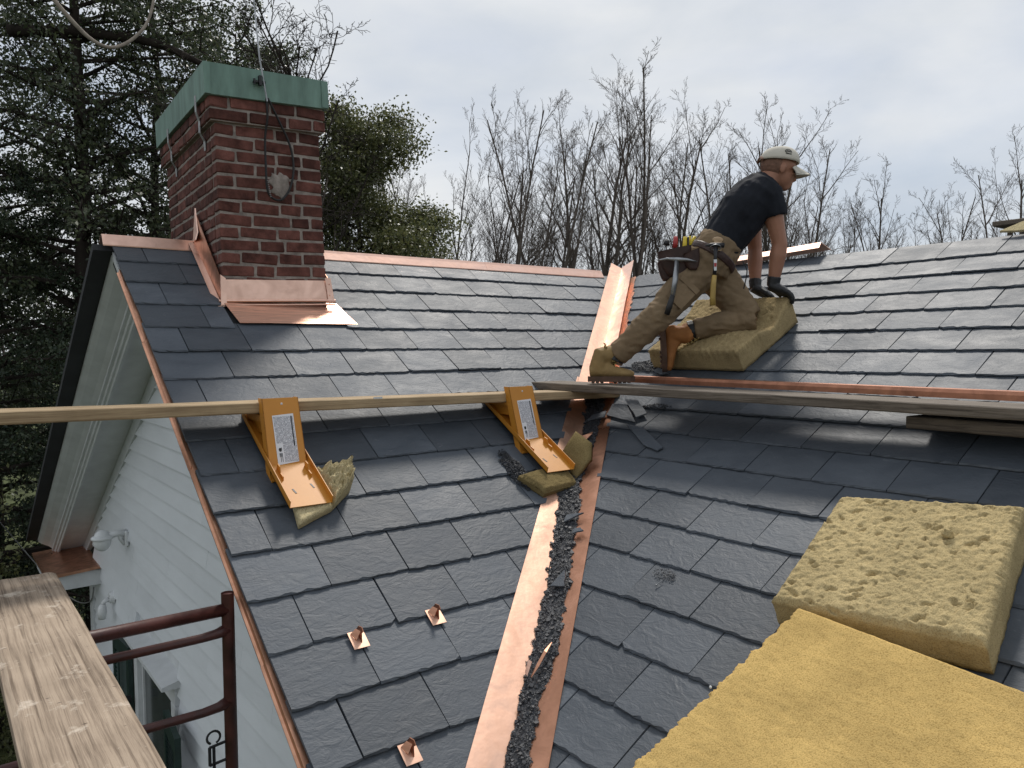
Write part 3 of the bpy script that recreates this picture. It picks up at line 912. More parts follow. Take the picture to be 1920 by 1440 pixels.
# cap: folded sheet skirt with a slightly domed top
m = MB(); o_ = 0.045
q = [(-o_ - .004, -o_), (CW + o_, -o_ + .004), (CW + o_, CDP + o_), (-o_, CDP + o_)]
z0, z1 = [.788, .797, .80, .80], [.952, .950, .955, .962]
vs = [MC @ Vector((x, y, z)) for (x, y), z in zip(q, z0)] + [MC @ Vector((x, y, z)) for (x, y), z in zip(q, z1)]
ins = [MC @ Vector((x * .985 + .004, y * .985 + .009, z - .002)) for (x, y), z in zip(q, z0)]
vs += ins + [MC @ Vector((CW / 2, CDP / 2, 1.0))]
fs = [(i, (i + 1) % 4, 4 + (i + 1) % 4, 4 + i) for i in range(4)] + [(4 + i, 4 + (i + 1) % 4, 12) for i in range(4)] + [(i, 8 + i, 8 + (i + 1) % 4, (i + 1) % 4) for i in range(4)] + [(11, 10, 9, 8)]
m.add(vs, fs); m.build("chimney_cap", "patina", chim)
m = MB(); m.box((-o_ - .006, -o_ - .004, .79), (-o_ + .028, -o_ + .0, .95), MC); m.build("cap_seam", "patina", chim)
m = MB(); m.box((CW + .010, -o_ - .002, .80), (CW + o_ + .003, -o_ + .002, .948), MC); m.build("cap_seam", "patina", chim)
# strap irons on the left face
for yy, zz in ((.17, .80), (.93, .80)):
    m = MB()
    pts = [(-.049, yy, zz + .03), (-.049, yy, zz - .055), (-.032, yy + .012, zz - .10), (-.032, yy + .015, zz - .16), (-.006, yy + .03, zz - .20), (-.004, yy + .035, zz - .25)]
    m.tube([MC @ Vector(p) for p in pts], [(.003, .020)] * len(pts), 6, ref=MC.to_3x3() @ Vector((1, 0, 0))); m.build("strap", "grey_strap", chim)
# mortar patch behind the cable
m = MB(); M2 = MC @ Matrix.Translation((.335, 0.0, .355))
m.ball((0, 0, 0), 1, seg=26, rings=14)
m.v = [tuple(M2 @ Vector((v[0] * .055 * (1 + .55 * mnoise.noise(Vector((v[0] * 2.2, v[2] * 2.2, 1)))), v[1] * .006 * (1 + .5 * mnoise.noise(Vector((v[0] * 6, v[2] * 6, 4)))), v[2] * .066 * (1 + .55 * mnoise.noise(Vector((v[0] * 2.2, v[2] * 2.2, 7))))))) for v in m.v]
m.build("mortar_patch", "mortar", chim, smooth=True)
# flashing: front apron (upstand, fold, skirt) and left step panel
def loc(x, y, z): return MC @ Vector((x, y, z))
def zroof(x, y): 
    p = loc(x, y, 0); return p.y * math.tan(AP)
zb = zroof(0, -.02) + .012
m = MB()
m.prism([loc(-.02, -.012, zb), loc(CW + .035, -.012, zb), loc(CW + .02, -.008, zb + .115), loc(-.008, -.008, zb + .115)], MC.to_3x3() @ Vector((0, .004, 0)))
m.build("flashing_upstand", "copper", chim)
m = MB(); m.tube([loc(-.03, -.016, zb), loc(CW + .045, -.016, zb)], .007, 8); m.tube([loc(-.025, -.03, zb - .022), loc(CW + .04, -.03, zb - .022)], .004, 6); m.build("flashing_fold", "copper", chim)
m = MB(); nx = 24; vs = []; fs = []
for j in range(5):
    for i in range(nx + 1):
        x = -2.985 + (0.655 + .025 * j / 4) * i / nx + .02 * j / 4 * (1 if i else 1.6)
        s = 0.50 + 0.225 * j / 4
        vs.append(fA(x, s, 0.003 + .002 * mnoise.noise(Vector((x * 9, s * 9, 3)))))
for j in range(4):
    for i in range(nx): fs.append((j * (nx + 1) + i, (j + 1) * (nx + 1) + i, (j + 1) * (nx + 1) + i + 1, j * (nx + 1) + i + 1))
nv = len(vs); vs += [v - NA * .002 for v in vs]; fs += [tuple(nv + i for i in f[::-1]) for f in fs]
m.add(vs, fs); m.build("flashing_apron", "copper_streak", chim, smooth=True)
# corner tabs
m = MB(); m.prism([loc(CW + .003, -.017, zb - .01), loc(CW + .04, -.017, zb - .01), loc(CW + .022, -.013, zb + .13), loc(CW - .012, -.013, zb + .13)], MC.to_3x3() @ Vector((0, -.003, 0)))
for zz in (.03, .095):
    m.ball(loc(CW + .012, -.021, zb + zz), .004, seg=6, rings=4)
m.build("flashing_tab", "copper", chim)
m = MB(); m.prism([loc(-.022, -.02, zb - .03), loc(.008, -.02, zb - .03), loc(.010, -.014, zb + .12), loc(-.016, -.014, zb + .14)], MC.to_3x3() @ Vector((0, -.006, 0))); m.build("flashing_tab", "copper", chim)
m = MB()
zr = RIDGE_Z
tri = [loc(-.012, -.01, zb + .12), loc(-.012, -.01, zb - .02), loc(-.03, .50, zr + .02), loc(-.022, .44, zr + .19)]
m.prism(tri, MC.to_3x3() @ Vector((-.003, 0, 0))); m.build("step_flashing", "copper_dull", chim)
m = MB(); m.prism([loc(-.05, -.03, zb - .035), loc(-.018, -.03, zb - .028), loc(-.03, .48, zr + .012), loc(-.06, .48, zr + .008)], (0, 0, .004)); m.build("step_flashing", "copper", chim)
m = MB(); m.prism([loc(-.026, .49, zr + .015), loc(-.020, .43, zr + .205), loc(-.030, .36, zr + .06), loc(-.05, .33, zr + .012)], MC.to_3x3() @ Vector((-.006, 0.004, 0))); m.build("flashing_corner", "copper", chim)
m = MB(); m.prism([loc(CW + .012, -.01, zb + .12), loc(CW + .012, -.01, zb - .02), loc(CW + .012, .50, zr + .02), loc(CW + .012, .44, zr + .10)], MC.to_3x3() @ Vector((.003, 0, 0))); m.build("step_flashing", "copper_dull", chim)

# aerial rod, bracket and coax loop hanging on the chimney
ae = empty("aerial_cable", loc(.25, -.06, .25), "thin aerial rod with black cable looped down the chimney face", "cable")
m = MB(); m.tube([loc(.265, -.075, .78), loc(.235, -.078, 1.0), loc(.205, -.08, 1.62)], [.005, .0045, .0035], 6); m.build("rod", "steel", ae)
m = MB(); m.box((.20, -.075, .875), (.262, -.048, .885), MC); m.box((.225, -.085, .86), (.24, -.06, .91), MC); m.box((.20, -.07, .865), (.21, -.06, .895), MC); m.build("clamp", "black_iron", ae)
def smoothpts(p, n=6):
    out = []
    for i in range(len(p) - 1):
        p0 = Vector(p[max(i - 1, 0)]); p1 = Vector(p[i]); p2 = Vector(p[i + 1]); p3 = Vector(p[min(i + 2, len(p) - 1)])
        for k in range(n):
            t = k / n
            out.append(0.5 * ((2 * p1) + (p2 - p0) * t + (2 * p0 - 5 * p1 + 4 * p2 - p3) * t * t + (3 * p1 - p0 - 3 * p2 + p3) * t ** 3))
    out.append(Vector(p[-1])); return out
lp = [(.262, -.07, .80), (.268, -.055, .70), (.258, -.03, .60), (.256, -.022, .45), (.258, -.022, .32), (.285, -.024, .275), (.335, -.024, .272), (.385, -.022, .34), (.41, -.022, .45), (.395, -.025, .57), (.33, -.045, .70), (.27, -.07, .80)]
m = MB(); m.tube(smoothpts([loc(*p) for p in lp], 7), .0062, 7); m.build("cable", "black_rubber", ae, smooth=True)
m = MB()
for k in range(9): m.ball(loc(.258 + .0015 * k, -.032, .365 - .0105 * k), (.006, .006, .0035), seg=6, rings=4)
m.build("spring_tie", "steel", ae)

# ---------------------------------------------------------------- planks on the roof
def plank(name, p0, p1, width, th, mat, label, cat="plank", side=1, warp=0.004):
    """p0-p1 is the upper front edge; the board reaches back by width towards `side` direction vector"""
    p0 = Vector(p0); p1 = Vector(p1); side = Vector(side); n = 36; vs = []; fs = []
    d = (p1 - p0).normalized(); side = (side - d * side.dot(d)).normalized(); up = d.cross(side)
    if up.z < 0: up = -up
    prof = [(.004, 0), (width - .004, 0), (width, -.005), (width, -th + .004), (width - .005, -th), (.004, -th), (0, -th + .005), (0, -.004)]
    k = len(prof)
    for i in range(n + 1):
        q = i / n; p = p0.lerp(p1, q)
        w = warp * mnoise.noise(Vector((q * 3.2, th * 50, width * 30)))
        for a, b in prof:
            e = .0012 * mnoise.noise(Vector((q * 40, a * 90, b * 90)))
            vs.append(p + side * (a + e) + up * (b + w + e))
    for i in range(n):
        for j in range(k): fs.append((i * k + j, i * k + (j + 1) % k, (i + 1) * k + (j + 1) % k, (i + 1) * k + j))
    fs += [list(range(k))[::-1], [n * k + j for j in range(k)]]
    m = MB(); m.add(vs, fs); o = m.build(name, mat)
    return tag(o, label, cat)
plank("plank", (-4.45, -1.43, -0.751), (-1.02, -1.44, -0.800), 0.19, 0.046, "wood_tan",
      "tan plank held by the two yellow brackets, reaching out past the gable", side=(0, 1, 0))
plank("plank", (-1.30, -4.6, -0.7725), (-1.43, -0.62, -0.7495), 0.235, 0.042, "wood_grey",
      "weathered grey plank on which the worker's near boot stands", side=(1, 0, 0), warp=.002)
plank("plank", (-1.36, -4.5, -0.8240), (-1.285, -3.225, -0.8225), 0.22, 0.046, "wood_dark",
      "dark plank under the end of the grey plank at the right", side=(1, 0, 0), warp=.001)
# tape tag on the tan plank
m = MB(); m.box((-2.62, -1.4345, -.790), (-2.575, -1.4305, -.771)); tag(m.build("tape_scrap", "white_plastic"), "small white scrap of tape stuck on the tan plank edge", "tape")

# long copper channel lying behind the grey plank
m = MB()
prof = [(-1.052, -.752), (-1.052, -.730), (-1.046, -.716), (-1.010, -.714), (-1.010, -.717), (-1.044, -.719), (-1.049, -.731), (-1.049, -.752)]
def slantx(y): return -0.008 * (y + 1.5)
m.prism([(x + slantx(-1.42), -1.42, z) for x, z in prof], (slantx(-4.4) - slantx(-1.42), -2.98, -.017))
tag(m.build("copper_channel", "copper_brown"), "long bent copper strip lying along the grey plank", "copper strip")
# loose copper ridge length on the far ridge
m = MB()
def rp(y, z, up):
    return [(0.551 - .075, y, z - .045), (0.551, y + up * .03, z), (0.551 + .075, y, z - .048), (0.551 + .073, y, z - .051), (0.551, y + up * .03, z - .004), (0.551 - .073, y, z - .048)]
a = [Vector(p) for p in rp(-0.80, .098, 0)]; b = [Vector(p) for p in rp(-1.80, .142, 1)]
m.add(a + b, [(i, (i + 1) % 6, 6 + (i + 1) % 6, 6 + i) for i in range(6)] + [(5, 4, 3, 2, 1, 0), (6, 7, 8, 9, 10, 11)])
tag(m.build("copper_ridge_piece", "copper"), "loose folded copper ridge length lying on the far ridge behind the worker", "copper piece")
# pale board end on the ridge at the right edge and a board propped above it
m = MB(); m.prism([fB(-2.86, RIDGE_SB + .015, .012), fB(-2.95, RIDGE_SB + .035, .012), fB(-3.35, RIDGE_SB + .04, .012), fB(-3.35, RIDGE_SB - .02, .03), fB(-2.96, RIDGE_SB - .045, .03)], NB * .012)
tag(m.build("board_scrap", "foam_pale"), "pale cream board scrap on the ridge at the right edge", "board")
st = empty("trestle", (1.1, -2.82, -.30), "low trestle board beyond the ridge at the right edge", "trestle")
m = MB(); m.box((0.95, -3.6, .165), (1.20, -2.66, .195), bev=.003); m.build("top", "wood_grey", st)
for y in (-2.72, -2.80, -2.90, -3.3):
    m = MB(); m.box((1.05, y - .012, -.34 if y > -2.75 else -.30), (1.075, y + .012, .165)); m.build("leg", "wood_grey", st)

# ---------------------------------------------------------------- yellow roof brackets
def make_bracket(dx, label):
    x0, x1 = -3.152 + dx, -2.995 + dx
    root = empty("roof_bracket", fA((x0 + x1) / 2, 1.85, 0), label, "bracket", "yellow roof brackets")
    # tray lying up the slope with turned-up sides and a curled lip
    m = MB(); w0, w1 = x0 - .014, x1 + .006
    sT, sB_ = 1.50, 2.125
    hb = lambda s: .012 + .035 * max(0, (s - 1.6) / .5)
    P = lambda c, s, h: fA(c, s, h + hb(s))
    m.prism([P(w0, sT, 0), P(w0, sB_, 0), P(w1, sB_, 0), P(w1, sT, 0)], NA * .003)
    m.prism([P(w0, sT, 0), P(w0, sB_, 0), P(w0, sB_ - .008, .030), P(w0, sT, .022)], (.003, 0, 0))
    m.prism([P(w1, sT, 0), P(w1, sB_, 0), P(w1, sB_ - .008, .030), P(w1, sT, .022)], (-.003, 0, 0))
    m.build("tray", "yellow_paint", root)
    for (c, s) in ((w0 + .045, 2.02), (w1 - .05, 2.00), (w0 + .02, 1.70), (w0 + .02, 1.74), (w0 + .02, 1.78)):
        m = MB(); m.prism([P(c, s, .0042), P(c + .006, s + .028, .0042), P(c + .013, s + .028, .0042), P(c + .007, s, .0042)], NA * .001)
        m.build("slot", "black_iron", root)
    # upright brace: broad face with folded flanges
    T = lambda x, y, z: Vector((x, y, z))
    zt, zb2 = -.752, -1.085; yt, yb = -1.462, -1.578
    m = MB()
    m.prism([T(x0, yt, zt), T(x1, yt, zt), T(x1 - .006, yb, zb2), T(x0 - .010, yb, zb2)], (0, .003, 0))
    m.prism([T(x0, yt, zt), T(x0, yt + .045, zt), T(x0 - .010, yb + .05, zb2 + .02), T(x0 - .010, yb, zb2)], (.003, 0, 0))
    m.prism([T(x1, yt, zt), T(x1, yt + .045, zt), T(x1 - .006, yb + .05, zb2 + .02), T(x1 - .006, yb, zb2)], (-.003, 0, 0))
    m.build("brace", "yellow_paint", root)
    # hinge rod and hooked ears where the brace drops into the tray
    m = MB(); m.tube([T(w0 + .004, yb - .006, zb2 + .004), T(w1 - .004, yb - .006, zb2 + .008)], .006, 8)
    for c in (w0 + .028, w1 - .030):
        m.prism([P(c, 1.885, .003), P(c, 1.965, .003), P(c, 1.955, .020), P(c, 1.925, .016), P(c, 1.905, .034), P(c, 1.880, .030)], (.004, 0, 0))
    m.build("hinge", "yellow_paint", root)
    # platform arm from brace head back to the top of the tray
    m = MB(); m.box((x0 + .004, -1.455, -.850), (x1 - .004, -1.20, -.822)); m.build("arm", "yellow_paint", root)
    for xx in (x0 + .02, x1 - .024):
        m = MB(); m.box((xx, -1.44, -.90), (xx + .004, -1.26, -.85)); m.build("rib", "yellow_paint", root)
    # sticker on the brace face
    def face(u, v, h=.0):   # u across 0..1, v down 0..1
        a = T(x0, yt, zt).lerp(T(x1, yt, zt), u); b = T(x0 - .010, yb, zb2).lerp(T(x1 - .006, yb, zb2), u)
        p = a.lerp(b, v); nn = Vector((0, -.333, .116)).normalized(); return p + nn * h
    m = MB(); q = [face(.22, .215, .001), face(.80, .200, .001), face(.80, .79, .001), face(.235, .815, .001)]
    m.prism(q, Vector((0, -.0006, 0))); lab = m.build("sticker", "label_print", root)
    m = MB(); c = face(.335, .64, .0022); 
    m.prism([face(.29, .625, .0022), face(.315, .61, .0022), face(.345, .615, .0022), face(.375, .605, .0022), face(.37, .645, .0022), face(.335, .66, .0022), face(.30, .65, .0022)], (0, -.0004, 0))
    for k in range(4): m.prism([face(.30 + k * .022, .675, .0022), face(.312 + k * .022, .675, .0022), face(.312 + k * .022, .72 + .06 * (k % 2), .0022), face(.30 + k * .022, .72 + .06 * (k % 2), .0022)], (0, -.0004, 0))
    m.prism([face(.715, .23, .0022), face(.745, .23, .0022), face(.745, .60, .0022), face(.715, .60, .0022)], (0, -.0003, 0))
    o = m.build("emblem", "print_dark", root)
    m = MB(); m.ball(face(.52, .075, .001), (.005, .002, .005), seg=8, rings=5); m.build("rivet", "white_plastic", root)
    return root
make_bracket(0.0, "yellow roof bracket with white sticker nearest the gable rake")
make_bracket(1.295, "yellow roof bracket with white sticker beside the copper valley")

# ---------------------------------------------------------------- foam
def foam(name, frame, quad, hfun, mat, label, nu=70, nv=70, pits=0, pr=(.006, .018), rough=.004, jag=0.0, jside=(), inset=.012, seed=1, sideh=0.0):
    """quad = (c,s) corners in order; thickness hfun(u,v); pitted noisy top, rounded rims, closed box"""
    rnd = random.Random(seed)
    q = [Vector((a, b, 0)) for a, b in quad]
    pit = [(rnd.random(), rnd.random(), rnd.uniform(*pr), rnd.uniform(.5, 1.0), rnd.uniform(.7, 3.4), rnd.uniform(-.5, .9)) for _ in range(pits)]
    L1 = (q[1] - q[0]).length; L2 = (q[3] - q[0]).length
    top = []; plain = []
    for j in range(nv + 1):
        for i in range(nu + 1):
            u, v = i / nu, j / nv
            p = q[0].lerp(q[1], u).lerp(q[3].lerp(q[2], u), v)
            plain.append((p.x, p.y, hfun(u, v)))
            if jag:
                if 'u0' in jside and i < 3: p = p + (q[1] - q[0]).normalized() * jag * (mnoise.noise(Vector((v * 38, 3, seed))) + .5 * mnoise.noise(Vector((v * 110, 5, seed)))) * (1 - i / 3)
                if 'v0' in jside and j < 3: p = p + (q[3] - q[0]).normalized() * jag * (mnoise.noise(Vector((u * 34, 3, seed))) + .6 * mnoise.noise(Vector((u * 95, 5, seed))) + .35 * mnoise.noise(Vector((u * 260, 6, seed)))) * (1 - j / 3)
                if 'u1' in jside and i > nu - 3: p = p + (q[1] - q[0]).normalized() * jag * mnoise.noise(Vector((v * 30, 9, seed)))
            h = hfun(u, v)
            du = min(u, 1 - u) * L1; dv = min(v, 1 - v) * L2; e = min(du, dv)
            if e < inset: h -= (inset - e) ** 2 / inset * .9
            h += rough * (mnoise.noise(Vector((p.x * 45, p.y * 45, seed))) + .6 * mnoise.noise(Vector((p.x * 120, p.y * 120, seed))))
            for (a, b, r, d, asp, an) in pit:
                x = (u - a) * L1; y = (v - b) * L2
                if abs(x) > .04 or abs(y) > .04: continue
                x += .010 * mnoise.noise(Vector((p.x * 60, p.y * 60, an))); y += .010 * mnoise.noise(Vector((p.x * 60, p.y * 60, an + 9)))
                xx = (x * math.cos(an) + y * math.sin(an)) / asp; yy = -x * math.sin(an) + y * math.cos(an)
                r2 = (xx * xx + yy * yy) / (r * r * .3)
                if r2 < 1: h -= r * d * 1.1 * (1 - r2)
            top.append((p.x, p.y, h))
    vs = [frame(*t) for t in top]; N = nu + 1
    fs = [(j * N + i, j * N + i + 1, (j + 1) * N + i + 1, (j + 1) * N + i) for j in range(nv) for i in range(nu)]
    ring = [i for i in range(N)] + [j * N + nu for j in range(1, nv + 1)] + [nv * N + i for i in range(nu - 1, -1, -1)] + [j * N for j in range(nv - 1, 0, -1)]
    K = len(ring); lv = 6; prev = ring
    for l in range(1, lv + 1):
        cur = []
        for t, r in enumerate(ring):
            c, s, h = plain[r]; c1_, s1_, h1_ = top[r]
            cc = sum(a for a, b in quad) / 4; ss = sum(b for a, b in quad) / 4
            w_ = max(0, 1 - l / 2.2)
            c = c + (c1_ - c) * w_; s = s + (s1_ - s) * w_
            hh = (h - .010) + (sideh - h + .010) * l / lv + (.001 if l == lv else 0)
            k = .012 * mnoise.noise(Vector((c * 14, s * 14, hh * 18 + seed))) + .008 * mnoise.noise(Vector((c * 45, s * 45, hh * 45 + seed)))
            vs.append(frame(c + (c - cc) * k, s + (s - ss) * k, hh)); cur.append(len(vs) - 1)
        for t in range(K): fs.append((prev[t], cur[t], cur[(t + 1) % K], prev[(t + 1) % K]))
        prev = cur
    fs.append(prev[::-1])
    m = MB(); m.add(vs, fs); o = m.build(name, mat, smooth=True)
    return tag(o, label, "foam")

def pad_h(u, v):
    # u: along the ridge direction from the near edge, v: from lower edge up the slope
    h = .130
    h -= .050 * math.exp(-((u - .12) / .22) ** 2 - ((v - .62) / .16) ** 2)
    h += .040 * max(0, (v - .66) / .34) ** 1.3
    h -= .012 * v * (1 - v) * 2
    return h
foam("foam_pad", fB, [(-2.115, 1.385), (-1.47, 1.375), (-1.45, .80), (-2.14, .845)], pad_h, "foam_worker",
     "tan foam slab bending under the kneeling worker", nu=90, nv=90, pits=60, rough=.0055, seed=3, inset=.009, jag=.012, jside=('v0', 'u0'))
foam("foam_block", fB, [(-3.225, 2.925), (-3.83, 2.868), (-3.742, 2.296), (-3.19, 2.381)], lambda u, v: .118, "foam_dusty",
     "thick pitted foam block lying higher up at the right edge", nu=150, nv=150, pits=130, rough=.0055, seed=5, inset=.022)
foam("foam_block", fB, [(-3.345, 2.945), (-3.15, 4.05), (-4.35, 4.20), (-4.55, 3.05)], lambda u, v: .140, "foam",
     "nearest foam block with ragged edge in the lower right corner", nu=220, nv=110, pits=14, pr=(.003, .007), rough=.0022, jag=.016, jside=('v0',), seed=8, inset=.006)
# a crumb on the pitted block and a white bead on the nearest one
m = MB(); m.ball(fB(-3.60, 2.50, .128), 1, seg=8, rings=6); 
c0 = fB(-3.60, 2.50, .128)
m.v = [tuple(c0 + (Vector(v) - c0) * .016 * (1 + .5 * mnoise.noise(Vector(v) * 3))) for v in m.v]
tag(m.build("foam_crumb", "foam_dusty"), "small foam crumb on top of the pitted foam block", "crumb")
m = MB(); m.ball(fB(-3.275, 3.32, .146), .0042, seg=10, rings=7); tag(m.build("foam_bead", "white_plastic", smooth=True), "tiny white bead on the nearest foam block", "bead")

# torn pieces wedged under the brackets
foam("foam_scrap", fA, [(-3.145, 2.195), (-2.985, 2.13), (-2.975, 1.95), (-3.11, 1.93)], lambda u, v: .036 + .004 * u, "foam_pale",
     "flat torn foam scrap under the tray of the bracket nearest the gable", nu=26, nv=26, rough=.004, jag=.012, jside=('u0', 'u1'), seed=12)
def torn_h(u, v): return .045 + .075 * u + .028 * mnoise.noise(Vector((u * 7, v * 7, 2))) + .02 * mnoise.noise(Vector((u * 17, v * 17, 4)))
foam("foam_scrap", fA, [(-2.985, 2.13), (-2.87, 2.04), (-2.835, 1.93), (-2.985, 1.90)], torn_h, "foam_pale",
     "pale torn foam chunk beside the bracket nearest the gable", nu=40, nv=40, rough=.006, jag=.014, jside=('u1',), seed=14, inset=.03)
foam("foam_scrap", fA, [(-2.02, 2.10), (-1.95, 2.235), (-1.70, 2.20), (-1.70, 2.04)], lambda u, v: .050 - .022 * (v * v) - .01 * abs(u - .5), "foam_olive",
     "curled brown foam scrap under the tray of the bracket by the valley", nu=36, nv=26, rough=.004, seed=17, inset=.02)
# upright flap of brown foam
m = MB(); vs = []; nn = 12
cor = [Vector((-1.690, 2.16, .012)), Vector((-1.690, 2.00, .016)), Vector((-1.575, 1.93, .125)), Vector((-1.560, 2.045, .140)), Vector((-1.60, 2.12, .10))]
def flap(u, v):
    lo = cor[0].lerp(cor[1], u); hi = (cor[4].lerp(cor[3], u * 2) if u < .5 else cor[3].lerp(cor[2], u * 2 - 1)); p = lo.lerp(hi, v)
    p.z += .025 * math.sin(v * 3.1) ; return p
fs = []
for j in range(nn + 1):
    for i in range(nn + 1): p = flap(i / nn, j / nn); vs.append(fA(*p))
N = nn + 1
fs = [(j * N + i, (j + 1) * N + i, (j + 1) * N + i + 1, j * N + i + 1) for j in range(nn) for i in range(nn)]
ctr = fA(-1.5, 2.0, -.1); nrm = Vector((.55, .35, -.35)).normalized() * .03; nv = len(vs)
vs += [v + nrm + .004 * Vector((mnoise.noise(v * 30), mnoise.noise(v * 31), 0)) for v in vs]; fs += [tuple(nv + i for i in f[::-1]) for f in fs]
ring = [i for i in range(N)] + [j * N + nn for j in range(1, N)] + [nn * N + i for i in range(nn - 1, -1, -1)] + [j * N for j in range(nn - 1, 0, -1)]
for t in range(len(ring)): a, b = ring[t], ring[(t + 1) % len(ring)]; fs.append((a, b, nv + b, nv + a))
m.add(vs, fs); tag(m.build("foam_scrap", "foam_olive", smooth=True), "upright flap of brown foam standing beside the bracket by the valley", "foam")

# ---------------------------------------------------------------- slate rubble
def chip(mb, p, n, size):
    k = random.randint(3, 5); a0 = random.uniform(0, 6.28)
    t = Vector((random.gauss(0, 1), random.gauss(0, 1), random.gauss(0, 1))) * .30 + Vector(n); t.normalize()
    a = t.orthogonal().normalized(); b = t.cross(a)
    pts = [p + (a * math.cos(a0 + 6.283 * i / k) * random.uniform(.5, 1) + b * math.sin(a0 + 6.283 * i / k) * random.uniform(.35, 1)) * size for i in range(k)]
    mb.prism(pts, t * size * random.uniform(.18, .5))
rub = MB()
prof = [(2.15, -.05, .085), (2.45, -.01, .09), (2.8, -.02, .07), (3.08, -.07, .05), (3.3, -.05, .07), (3.5, -.028, .080), (3.86, -.014, .094), (4.15, -.012, .103), (4.30, -.008, .100), (4.46, -.008, .070), (4.66, -.010, .085), (4.9, -.01, .09), (5.2, -.01, .08)]
def span(t):
    for i in range(len(prof) - 1):
        if prof[i][0] <= t <= prof[i + 1][0]:
            k = (t - prof[i][0]) / (prof[i + 1][0] - prof[i][0]); return [prof[i][j] + (prof[i + 1][j] - prof[i][j]) * k for j in (1, 2)]
    return prof[-1][1:]
nt_, nw_ = 300, 10; vs = []; fs = []
for i in range(nt_ + 1):
    t = 2.16 + 3.03 * i / nt_; a, b = span(t)
    for j in range(nw_ + 1):
        q = j / nw_; w = a + (b - a) * (.04 + .92 * q) + .020 * mnoise.noise(Vector((t * 9, 0, 3))) + .014 * mnoise.noise(Vector((t * 31, q * 2, 8))) + .004 * mnoise.noise(Vector((t * 120, q * 6, 1)))
        hh = .0015 + .007 * math.sin(q * math.pi) ** .6 + .003 * mnoise.noise(Vector((t * 60, w * 160, 2)))
        vs.append(vpt(t, w, max(.0012, hh)))
fs = [(i * (nw_ + 1) + j, (i + 1) * (nw_ + 1) + j, (i + 1) * (nw_ + 1) + j + 1, i * (nw_ + 1) + j + 1) for i in range(nt_) for j in range(nw_)]
rub.add(vs, fs)
for _ in range(16000):
    t = random.uniform(2.15, 5.2); a, b = span(t)
    q = random.random()
    jig = .020 * mnoise.noise(Vector((t * 9, 0, 3))) + .014 * mnoise.noise(Vector((t * 31, q * 2, 8)))
    w = a + (b - a) * q + jig
    edge = min(q, 1 - q) * 2
    hh = random.uniform(0.002, .005 + .010 * min(1, edge * 2.2))
    chip(rub, vpt(t, w, hh), (NA + NB).normalized(), random.uniform(.0016, .0048) if random.random() < .90 else random.uniform(.005, .013))
stuff(rub.build("slate_rubble", "slate_chip"), "dark broken slate grit lying along the copper valley", "slate grit")
# grit piles elsewhere
def pile(name, frame, cx, cs, rc, rs, n, label, hmax=.02, sz=(.002, .006)):
    m = MB()
    for _ in range(n):
        r = math.sqrt(random.random()); th = random.uniform(0, 6.283)
        k = 1 + .35 * mnoise.noise(Vector((math.cos(th) * 2, math.sin(th) * 2, cx)))
        c = cx + rc * r * k * math.cos(th); s = cs + rs * r * k * math.sin(th)
        chip(m, frame(c, s, random.uniform(.001, .002 + hmax * (1 - r) ** .7)), NB, random.uniform(*sz))
    stuff(m.build(name, "slate_chip"), label, "slate grit")
pile("slate_grit", fA, -1.985, 2.03, .055, .14, 1300, "pile of slate grit beside the bracket by the valley", .03, (.003, .007))
pile("slate_grit", fB, -1.42, 1.335, .17, .075, 1500, "slate grit strewn between the worker's boots", .012, (.003, .008))
pile("slate_grit", fB, -2.69, 2.862, .055, .025, 220, "patch of fine slate grit round a nail on the lower slates", .004, (.0015, .004))
pile("slate_grit", fB, -1.80, 1.77, .11, .03, 220, "slate grit sprinkled below the grey plank", .004, (.002, .006))
m = MB(); m.tube([fB(-2.700, 2.925, .006), fB(-2.706, 2.895, .007)], .002, 6); m.ball(fB(-2.700, 2.926, .006), (.004, .004, .004), seg=6, rings=4)
tag(m.build("nail", "steel"), "short steel nail lying on the lower slates", "nail")

# broken slates
def frag(frame_n, pts, label, lift=.006, th=.007, tilt=0.0):
    m = MB(); P = [Vector(p) for p in pts]; c = sum(P, Vector()) / len(P)
    out = []
    for i, p in enumerate(P):
        q = P[(i + 1) % len(P)]
        k = 4
        for j in range(k):
            x = p.lerp(q, j / k)
            if j: x += (x - c).normalized() * random.uniform(-.004, .004)
            out.append(x + frame_n * (lift + tilt * (i % 2)))
    m.prism(out, frame_n * th); tag(m.build("slate_fragment", "slate_b"), label, "slate fragment", "broken slate fragments")
frag(NB, [(-1.079, -1.546, -0.865), (-1.219, -1.765, -0.945), (-1.182, -1.809, -0.924), (-1.08, -1.65, -0.866)], "narrow broken slate lying askew just under the grey plank", .014)
frag(NB, [(-1.212, -1.526, -0.941), (-1.248, -1.785, -0.962), (-1.11, -1.581, -0.883), (-1.115, -1.479, -0.886)], "broad broken slate at the valley just under the grey plank", .005)
frag(NB, [(-1.271, -1.744, -0.975), (-1.402, -1.985, -1.05), (-1.429, -2.098, -1.065), (-1.4, -2.11, -1.049), (-1.282, -1.874, -0.981)], "long pointed slate offcut below the grey plank", .004)
frag(NB, [(-1.282, -1.455, -0.981), (-1.243, -1.548, -0.959), (-1.194, -1.512, -0.931), (-1.24, -1.442, -0.957)], "small slate scrap in the valley under the grey plank", .018)
frag(NB, [(-0.805, -1.508, -0.709), (-0.772, -1.525, -0.69), (-0.825, -1.658, -0.72), (-0.838, -1.592, -0.728)], "flat slate flake beside the toe of the kneeling boot", .012)
frag(NB, [(-2.262, -2.28, -1.541), (-2.241, -2.345, -1.529), (-2.179, -2.275, -1.493)], "triangular slate flake on the rubble midway down the valley", .022)
frag(NB, [(-1.958, -2.022, -1.367), (-1.886, -2.074, -1.326), (-1.902, -2.037, -1.335), (-1.919, -1.997, -1.345)], "upper of two thin slate flakes crossing the valley rubble", .022)
